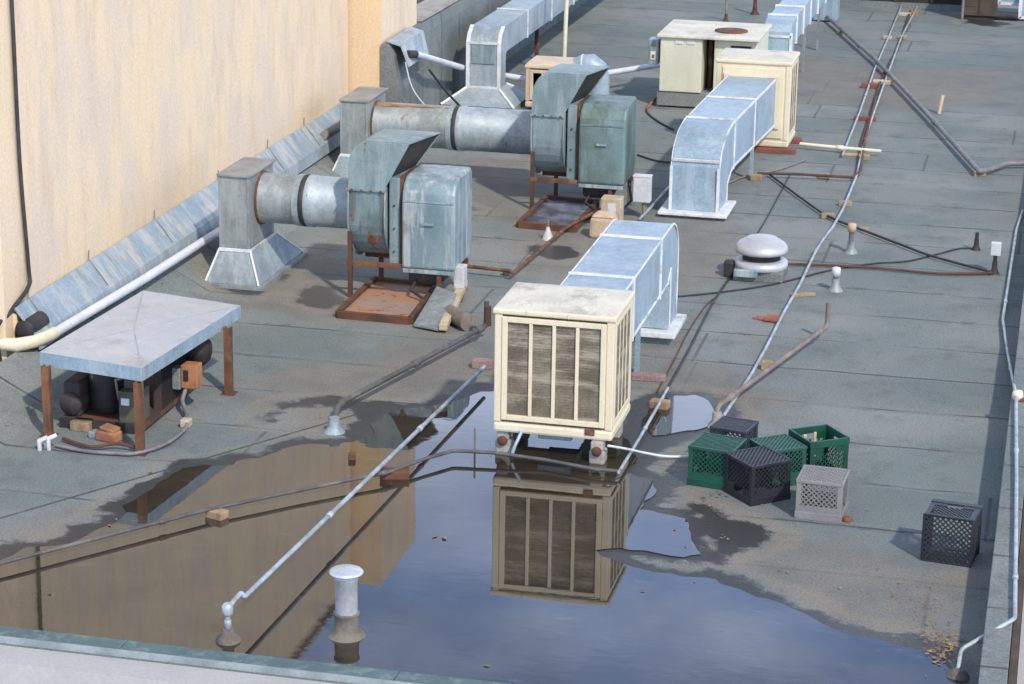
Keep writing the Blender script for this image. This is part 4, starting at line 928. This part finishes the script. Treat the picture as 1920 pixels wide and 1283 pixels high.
pipe('power_cable', [(-6.9, 25.6, .75), (-6.72, 26.0, .35), (-6.45, 26.3, .03), (-6.1, 26.7, .02)], .014, 'cable', 'black cable sagging below the zinc plate', 'cable', smoothn=6)
R = [G(1918,395,.03), G(1906,430,.03), G(1880,600,.03), G(1890,665,.06), G(1905,742,.25), G(1906,900,.25), G(1903,1160,.25), G(1802,1218,.13), G(1795,1266,.0)]
pipe('electrical_conduit', R, .0125, 'conduit', 'conduit along the right parapet dropping to the roof at the front corner', 'conduit', couple=(.12, .3, .5, .7, .9))
q = G(1908, 742, .25)
jr = thing('junction_box', q, 'cream conduit junction on the right parapet', 'junction box')
MB().lathe(q, [(.001, -.035), (.035, -.03), (.042, 0), (.035, .035), (.001, .045)], 14).build('body', 'pvccream', jr); MB().tube([q+Vector((.02,-.02,-.03)), q+Vector((.09, -.02, -.03))], .02, 10).build('elbow', 'rustdk', jr)
MB().lathe(G(1795, 1268), [(.07, 0), (.06, .02), (.03, .04)], 14).build('boot', 'mastic', bpy.data.objects['electrical_conduit.005' if 'electrical_conduit.005' in bpy.data.objects else 'electrical_conduit'])

# ------------------------------------------------------------------ blocks and debris
def block(px, sx, sy, sz, yaw, mat, label, name='wood_block', cat='wood block', group='support blocks on the roof'):
    q = G(*px); T = Matrix.Translation(q) @ Matrix.Rotation(rad(yaw), 4, 'Z')
    return tag(MB().box(-sx/2, sx/2, -sy/2, sy/2, 0, sz, T).build(name, mat, bevel=.006), label, cat, group)
block((407, 971), .13, .09, .055, -20, 'wood', 'tan timber block under the grey pipe in the puddle')
block((740, 896), .20, .10, .06, 15, 'rustdk', 'dark rotten block under the grey pipe where it meets the bright conduit')
block((660, 862), .05, .05, .05, 15, 'rustdk', 'small dark timber block beneath the bright conduit in mid puddle')
block((905, 690), .16, .08, .07, 5, 'pinkblock', 'pink block at the cooler end of the bright conduit')
block((1216, 713), .26, .08, .05, 2, 'pinkblock', 'long pink block beside the support leg of the near duct')
block((1237, 765), .14, .09, .06, -8, 'wood', 'tan timber block under the slim conduit by the small puddle')
block((1584, 386), .13, .07, .05, 8, 'wood', 'timber block under the long conduit just past the cable crossing')
block((1552, 409), .13, .08, .045, 10, 'wood', 'timber block under the slanting black cable')
block((1620, 432), .09, .05, .03, 10, 'wood', 'small timber block under the slanting cable beside the tan capped riser')
block((1505, 556), .22, .05, .03, 28, 'wood', 'flat timber offcut lying across the long conduit')
block((1438, 693), .09, .06, .07, 0, 'wood', 'timber block where the brown pipe crosses the long conduit')
block((1622, 226), .26, .08, .05, 4, 'woodred', 'rust red timber under the far conduits, nearer one')
block((1630, 165), .20, .09, .06, 4, 'woodred', 'dark red timber under the far conduits')
block((1656, 158), .26, .10, .05, 0, 'woodpale', 'pale timber under the far conduits at the diagonal pipe')
block((1664, 74), .12, .08, .05, 0, 'woodpale', 'pale timber under the left far conduit')
block((1692, 73), .12, .08, .05, 0, 'wood', 'tan timber under the right far conduit')
block((1697, 30), .18, .08, .05, 0, 'woodpale', 'pale timber nearest the far dark wall')
block((1716, 30), .09, .08, .07, 0, 'orange', 'small orange block beside the far dark wall')
block((1620, 300), .12, .08, .06, 0, 'wood', 'timber block at the corner of the rusty pipe')
block((1545, 335), .11, .08, .05, 0, 'wood', 'timber block under the middle of the rusty pipe')
block((1418, 338), .12, .09, .06, 0, 'wood', 'timber block below the support leg of the stained duct')
block((1600, 293), .24, .05, .03, 0, 'woodpale', 'yellowish timber strip beside the pale plastic pipe')
block((1836, 330), .13, .08, .06, 20, 'wood', 'timber block at the elbow of the thick diagonal pipe')
block((1578, 66), .08, .06, .06, 30, 'wood', 'timber block under the upper end of the thick diagonal pipe')
block((950, 517), .06, .06, .06, 0, 'olive', 'small dark block under the bend of the rusty gas pipe')
block((1700, 40), .05, .05, .03, 0, 'woodpale', 'scrap of pale timber by the far conduits') if False else None
block((825, 772), .10, .06, .05, 40, 'pinkblock', 'pinkish block under the bright conduit at the puddle edge')
q = G(1440, 601)
rc = thing('broken_tile', q, 'broken red clay tile lying left of the long conduit', 'tile')
T = Matrix.Translation(q) @ Matrix.Rotation(rad(-25), 4, 'Z')
MB().box(-.13, .0, -.05, .04, 0, .02, T @ Matrix.Rotation(rad(-4), 4, 'Y')).build('shard', 'brick', rc, .006)
MB().box(-.02, .12, -.06, .06, .012, .035, T @ Matrix.Rotation(rad(14), 4, 'Z') @ Matrix.Rotation(rad(6), 4, 'X')).build('shard', 'brick', rc, .006)
q = G(1588, 977); tag(MB().lathe(q, [(.03, 0), (.035, .015), (.02, .03), (.001, .032)], 10).build('rusty_lump', 'rust'), 'rusty lump beside the grey crate', 'debris')
q = G(1000, 700)
# litter of leaves and grit
mb = MB(); rg = random.Random(4)
def leaf(px, py, s):
    q = G(px, py, .009); a = rg.random()*6.28; c, s_ = math.cos(a), math.sin(a); L, Wd = s, s*.5
    h = rg.random()*.012
    P = [(-L, 0, 0), (0, -Wd, h), (L, 0, .003), (0, Wd, h*.6)]
    mb.add([q+Vector((x*c-y*s_, x*s_+y*c, z)) for x, y, z in P], [(0, 1, 2, 3)])
for k in range(190):
    t = rg.random()
    leaf(1640+150*t**.6+rg.gauss(0, 30), 1085+150*t+rg.gauss(0, 28), .004+.011*rg.random()**2)
for k in range(60): leaf(1770+rg.gauss(0, 20), 1215+rg.gauss(0, 16), .009+.016*rg.random())
for k in range(18): leaf(1400+rg.gauss(0, 60), 990+rg.gauss(0, 22), .006+.009*rg.random())
for k in range(14): leaf(1340+rg.gauss(0, 22), 940+rg.gauss(0, 12), .012+.01*rg.random())
o = mb.build('leaf_litter', 'leaf', origin=(0, 0, 0)); tag(o, 'dry brown leaves gathered in the corner by the right parapet', 'leaves', kind='stuff')
mb = MB()
for (x, y, s) in ((1265,992,.02),(1302,1090,.012),(885,868,.012),(815,1006,.03),(833,1009,.03),(1205,1108,.02),(1462,1070,.02),(1477,1074,.018),(1576,1103,.02),(1790,1210,.03),(282,887,.025),(205,985,.02),(218,975,.018),(912,1248,.022),(92,1112,.02)):
    leaf(x, y, s)
for k in range(60):
    leaf(rg.uniform(100, 1800), rg.uniform(560, 900), .006+.008*rg.random())
o = mb.build('scattered_grit', 'leaf', origin=(0, 0, 0)); tag(o, 'scattered pale grit and leaf scraps over the roof', 'grit', kind='stuff')

# ------------------------------------------------------------------ milk crates
def crate(px, yaw, mat, orient, label, w=.33, h=.28):
    q = G(*px)
    t = thing('milk_crate', q, label, 'crate', 'plastic milk crates')
    if orient == 'up': Lc = Matrix.Identity(4)
    elif orient == 'down': Lc = Matrix.Translation((0, 0, h)) @ Matrix.Rotation(math.pi, 4, 'X')
    else: Lc = Matrix.Translation((0, 0, w/2)) @ Matrix.Rotation(rad(-90), 4, 'X') @ Matrix.Translation((0, 0, -h/2))
    T = Matrix.Translation(q) @ Matrix.Rotation(rad(yaw), 4, 'Z') @ Lc
    a = w/2
    for sx in (-1, 1):
        for sy in (-1, 1):
            mb = MB(); x0, x1 = sorted((sx*a, sx*(a-.032))); y0, y1 = sorted((sy*a, sy*(a-.012))); mb.box(x0, x1, y0, y1, .0, h, T)
            x0, x1 = sorted((sx*a, sx*(a-.012))); y0, y1 = sorted((sy*(a-.0125), sy*(a-.032))); mb.box(x0, x1, y0, y1, .0, h, T)
            mb.build('corner_post', mat, t, .003)
    for z0, z1 in ((0, .022), (h-.05, h-.0)):
        mb = MB(); o_ = .004
        mb.box(-a-o_, a+o_, -a-o_, -a+.01, z0, z1, T).box(-a-o_, a+o_, a-.01, a+o_, z0, z1, T)
        mb.box(-a-o_, -a+.0099, -a+.0101, a-.0101, z0+.0005, z1-.0005, T).box(a-.0099, a+o_, -a+.0101, a-.0101, z0+.0005, z1-.0005, T)
        mb.build('rim', mat, t, .003)
    def lattice(mb, f, u0, u1, v0, v1, s, bw, nrm):
        n = int((u1-u0+v1-v0)/s)+2
        for k in range(-n, n):
            for sg in (1, -1):
                # u = c + sg*v
                c = k*s
                va = max(v0, (u0-c)/sg if sg > 0 else (u1-c)/sg); vb = min(v1, (u1-c)/sg if sg > 0 else (u0-c)/sg)
                if vb-va > .01:
                    mb.bar(T @ Vector(f(c+sg*va, va, sg)), T @ Vector(f(c+sg*vb, vb, sg)), bw, .0045, (T.to_3x3() @ Vector(nrm)))
    for s in (-1, 1):
        mb = MB(); lattice(mb, lambda u, v, g: (u, s*(a-.005-.0012*g), v), -a+.03, a-.03, .02, h-.095, .034, .0065, (0, 1, 0))
        mb.box(-a+.03, -.05, min(s*a, s*(a-.008)), max(s*a, s*(a-.008)), h-.095, h-.05, T).box(.05, a-.03, min(s*a, s*(a-.008)), max(s*a, s*(a-.008)), h-.095, h-.05, T)
        if orient == 'down': mb.box(-.0499, .0499, min(s*a, s*(a-.008)), max(s*a, s*(a-.008)), h-.095, h-.05, T)
        mb.build('side_panel', mat, t)
        mb = MB(); lattice(mb, lambda u, v, g: (s*(a-.005-.0012*g), u, v), -a+.03, a-.03, .02, h-.095, .034, .0065, (1, 0, 0))
        mb.box(min(s*a, s*(a-.008)), max(s*a, s*(a-.008)), -a+.03, -.05, h-.095, h-.05, T).box(min(s*a, s*(a-.008)), max(s*a, s*(a-.008)), .05, a-.03, h-.095, h-.05, T)
        mb.build('side_panel', mat, t)
    mb = MB(); lattice(mb, lambda u, v, g: (u, v, .006+.0012*g), -a+.008, a-.008, -a+.008, a-.008, .034, .009, (0, 0, 1))
    mb.build('base_grid', mat, t)
    return t
crate((1343, 902), -10, 'cgreen', 'down', 'upturned green crate at the left of the cluster', .31)
ck = crate((1374, 866), -12, 'cnavy', 'down', 'blue black crate at the back left of the cluster, by the pipe boot', .26)
crate((1419, 929), 42, 'cblack', 'down', 'upturned black crate at the front of the cluster', .315)
crate((1456, 900), 38, 'cgreen2', 'down', 'faded green crate in the middle of the cluster, behind the black one', .28, .27)
crate((1532, 887), 36, 'cgreen', 'up', 'open green crate standing upright at the back right of the cluster', .30, .29)
crate((1540, 962), -3, 'cgrey', 'down', 'grey crate at the right front of the cluster', .30, .27)
crate((1781, 1043), -8, 'cblack', 'side', 'lone black crate near the right parapet', .31, .29)
q = G(1506, 888)
cf = thing('broken_crate', q, 'broken cream plastic crate edges wedged between the two right hand green crates', 'crate')
q2 = G(1525, 880)
MB().bar(q, q+Vector((0, 0, .28)), .022, .018, (1, 0, 0)).build('upright', 'creamplastic', cf, .003)
MB().bar(q2, q2+Vector((0, 0, .27)), .022, .018, (1, 0, 0)).build('upright', 'creamplastic', cf, .003)

# ------------------------------------------------------------------ far end of the roof
fw_ = thing('far_wall', (-2.6, 37, 0), 'black weathered wall across the far end of the roof', 'wall')
MB().box(-3.9, -1.55, 36.75, 37.0, 0, 1.2).build('wall', 'dark', fw_); MB().box(-3.9, -1.55, 36.70, 36.745, 0, .09).build('kerb', 'felt', fw_)
for x in (-3.1, -2.6, -2.05): MB().box(x, x+.05, 36.71, 36.748, .1, 1.2).build('batten', 'darkbrown', fw_)
q = G(1781, 16); tag(MB().tube([q, q+Vector((0, 0, .9))], .03, 10).build('red_pipe', 'redpipe'), 'red upright pipe against the far black wall', 'pipe')
db = thing('equipment_cabinet', G(1836, 38), 'dark brown cabinet at the far right corner of the roof', 'cabinet')
q = G(1836, 38)
MB().box(q.x-.24, q.x+.24, q.y, q.y+.5, .06, .9).build('cabinet', 'darkbrown', db, .01); MB().box(q.x-.22, q.x+.22, q.y+.03, q.y+.47, -.01, .06).build('base', 'dark', db)
MB().box(q.x-.02, q.x-.005, q.y-.008, q.y, .1, .88).build('door_gap', 'dark', db); MB().box(q.x-.20, q.x-.03, q.y-.006, q.y, .2, .8).build('door', 'darkbrown', db)
MB().tube([(q.x-.25, q.y-.02, 0), (q.x-.25, q.y-.02, .9)], .02, 8).build('conduit', 'conduitgrey', db)
fd = thing('air_duct', (-.6, 36.4, 0), 'bluish duct with white seams at the far right corner', 'duct', 'rectangular sheet metal ducts')
MB().box(-1.02, .0, 36.3, 36.75, .20, .62).build('duct_body', 'galvblue', fd, .006)
MB().box(-.70, .0, 36.05, 36.29, .04, .40).build('duct_body', 'galvblue', fd, .006)
strip(fd, [(-1.02, 36.295, .2), (-1.02, 36.295, .62)], .05, nrm=(0, 1, 0)); strip(fd, [(-1.02, 36.295, .21), (-.68, 36.295, .21)], .04, nrm=(0, 1, 0)); strip(fd, [(-.70, 36.045, .04), (-.70, 36.045, .40)], .05, nrm=(0, 1, 0)); strip(fd, [(-.7, 36.045, .05), (0, 36.045, .05)], .04, nrm=(0, 1, 0))
pipe('drain_pipe', [(-1.1, 36.05, .07), (-.72, 36.05, .07)], .06, 'cable', 'short fat black pipe under the far right duct', 'pipe', n=14)

# ------------------------------------------------------------------ light
SUN = Vector((.70, -.85, 1.02)).normalized()
elev = math.asin(SUN.z); azim = math.atan2(SUN.x, SUN.y)
sl = bpy.data.lights.new('sun', 'SUN'); sl.energy = 3.3; sl.angle = rad(2); sl.color = (1.0, .90, .76)
so = bpy.data.objects.new('sun', sl); COL.objects.link(so)
so.rotation_euler = SUN.to_track_quat('Z', 'Y').to_euler()
wd = bpy.data.worlds.new('World'); scene.world = wd; wd.use_nodes = True
t = wd.node_tree; t.nodes.clear()
sky = t.nodes.new('ShaderNodeTexSky'); sky.sky_type = 'NISHITA'; sky.sun_disc = False
sky.sun_elevation = elev; sky.sun_rotation = azim; sky.altitude = 100; sky.air_density = 1.0; sky.dust_density = .25; sky.ozone_density = 4.0
tc = t.nodes.new('ShaderNodeTexCoord')
mp = t.nodes.new('ShaderNodeMapping'); mp.inputs['Scale'].default_value = (1, 1, 2.3); t.links.new(tc.outputs['Generated'], mp.inputs['Vector'])
cl = noise(t, mp.outputs[0], 2.1, 7, .6)
cmask = ramp(t, cl, .34, .58, .25, .9)
cl2 = noise(t, mp.outputs[0], 4.0, 6, .55)
sp = t.nodes.new('ShaderNodeSeparateXYZ'); t.links.new(tc.outputs['Generated'], sp.inputs[0])
low = ramp(t, mth(t, 'ADD', sp.outputs[2], mth(t, 'MULTIPLY', mth(t, 'SUBTRACT', cl2, .5), .22)), .40, .29)
pale = mth(t, 'MAXIMUM', mth(t, 'MULTIPLY', ramp(t, cl2, .40, .64), .6), mth(t, 'MULTIPLY', low, .9))
lowc = mixc(t, pale, (2.5, 4.8, 10.5), (14.0, 15.8, 20.0))
highc = mixc(t, ramp(t, cl2, .42, .66), (2.6, 3.2, 4.6), (5.6, 5.9, 6.4))
skc = mixc(t, cmask, sky.outputs[0], mixc(t, ramp(t, sp.outputs[2], .44, .56), lowc, highc))
bg = t.nodes.new('ShaderNodeBackground'); bg.inputs['Strength'].default_value = .15
ow = t.nodes.new('ShaderNodeOutputWorld'); t.links.new(skc, bg.inputs[0]); t.links.new(bg.outputs[0], ow.inputs[0])

vs = scene.view_settings; vs.view_transform = 'Standard'; vs.look = 'None'; vs.exposure = .06; vs.gamma = 1
scene.render.filter_size = 1.7
scene.cycles.max_bounces = 8
scene.cycles.use_denoising = True
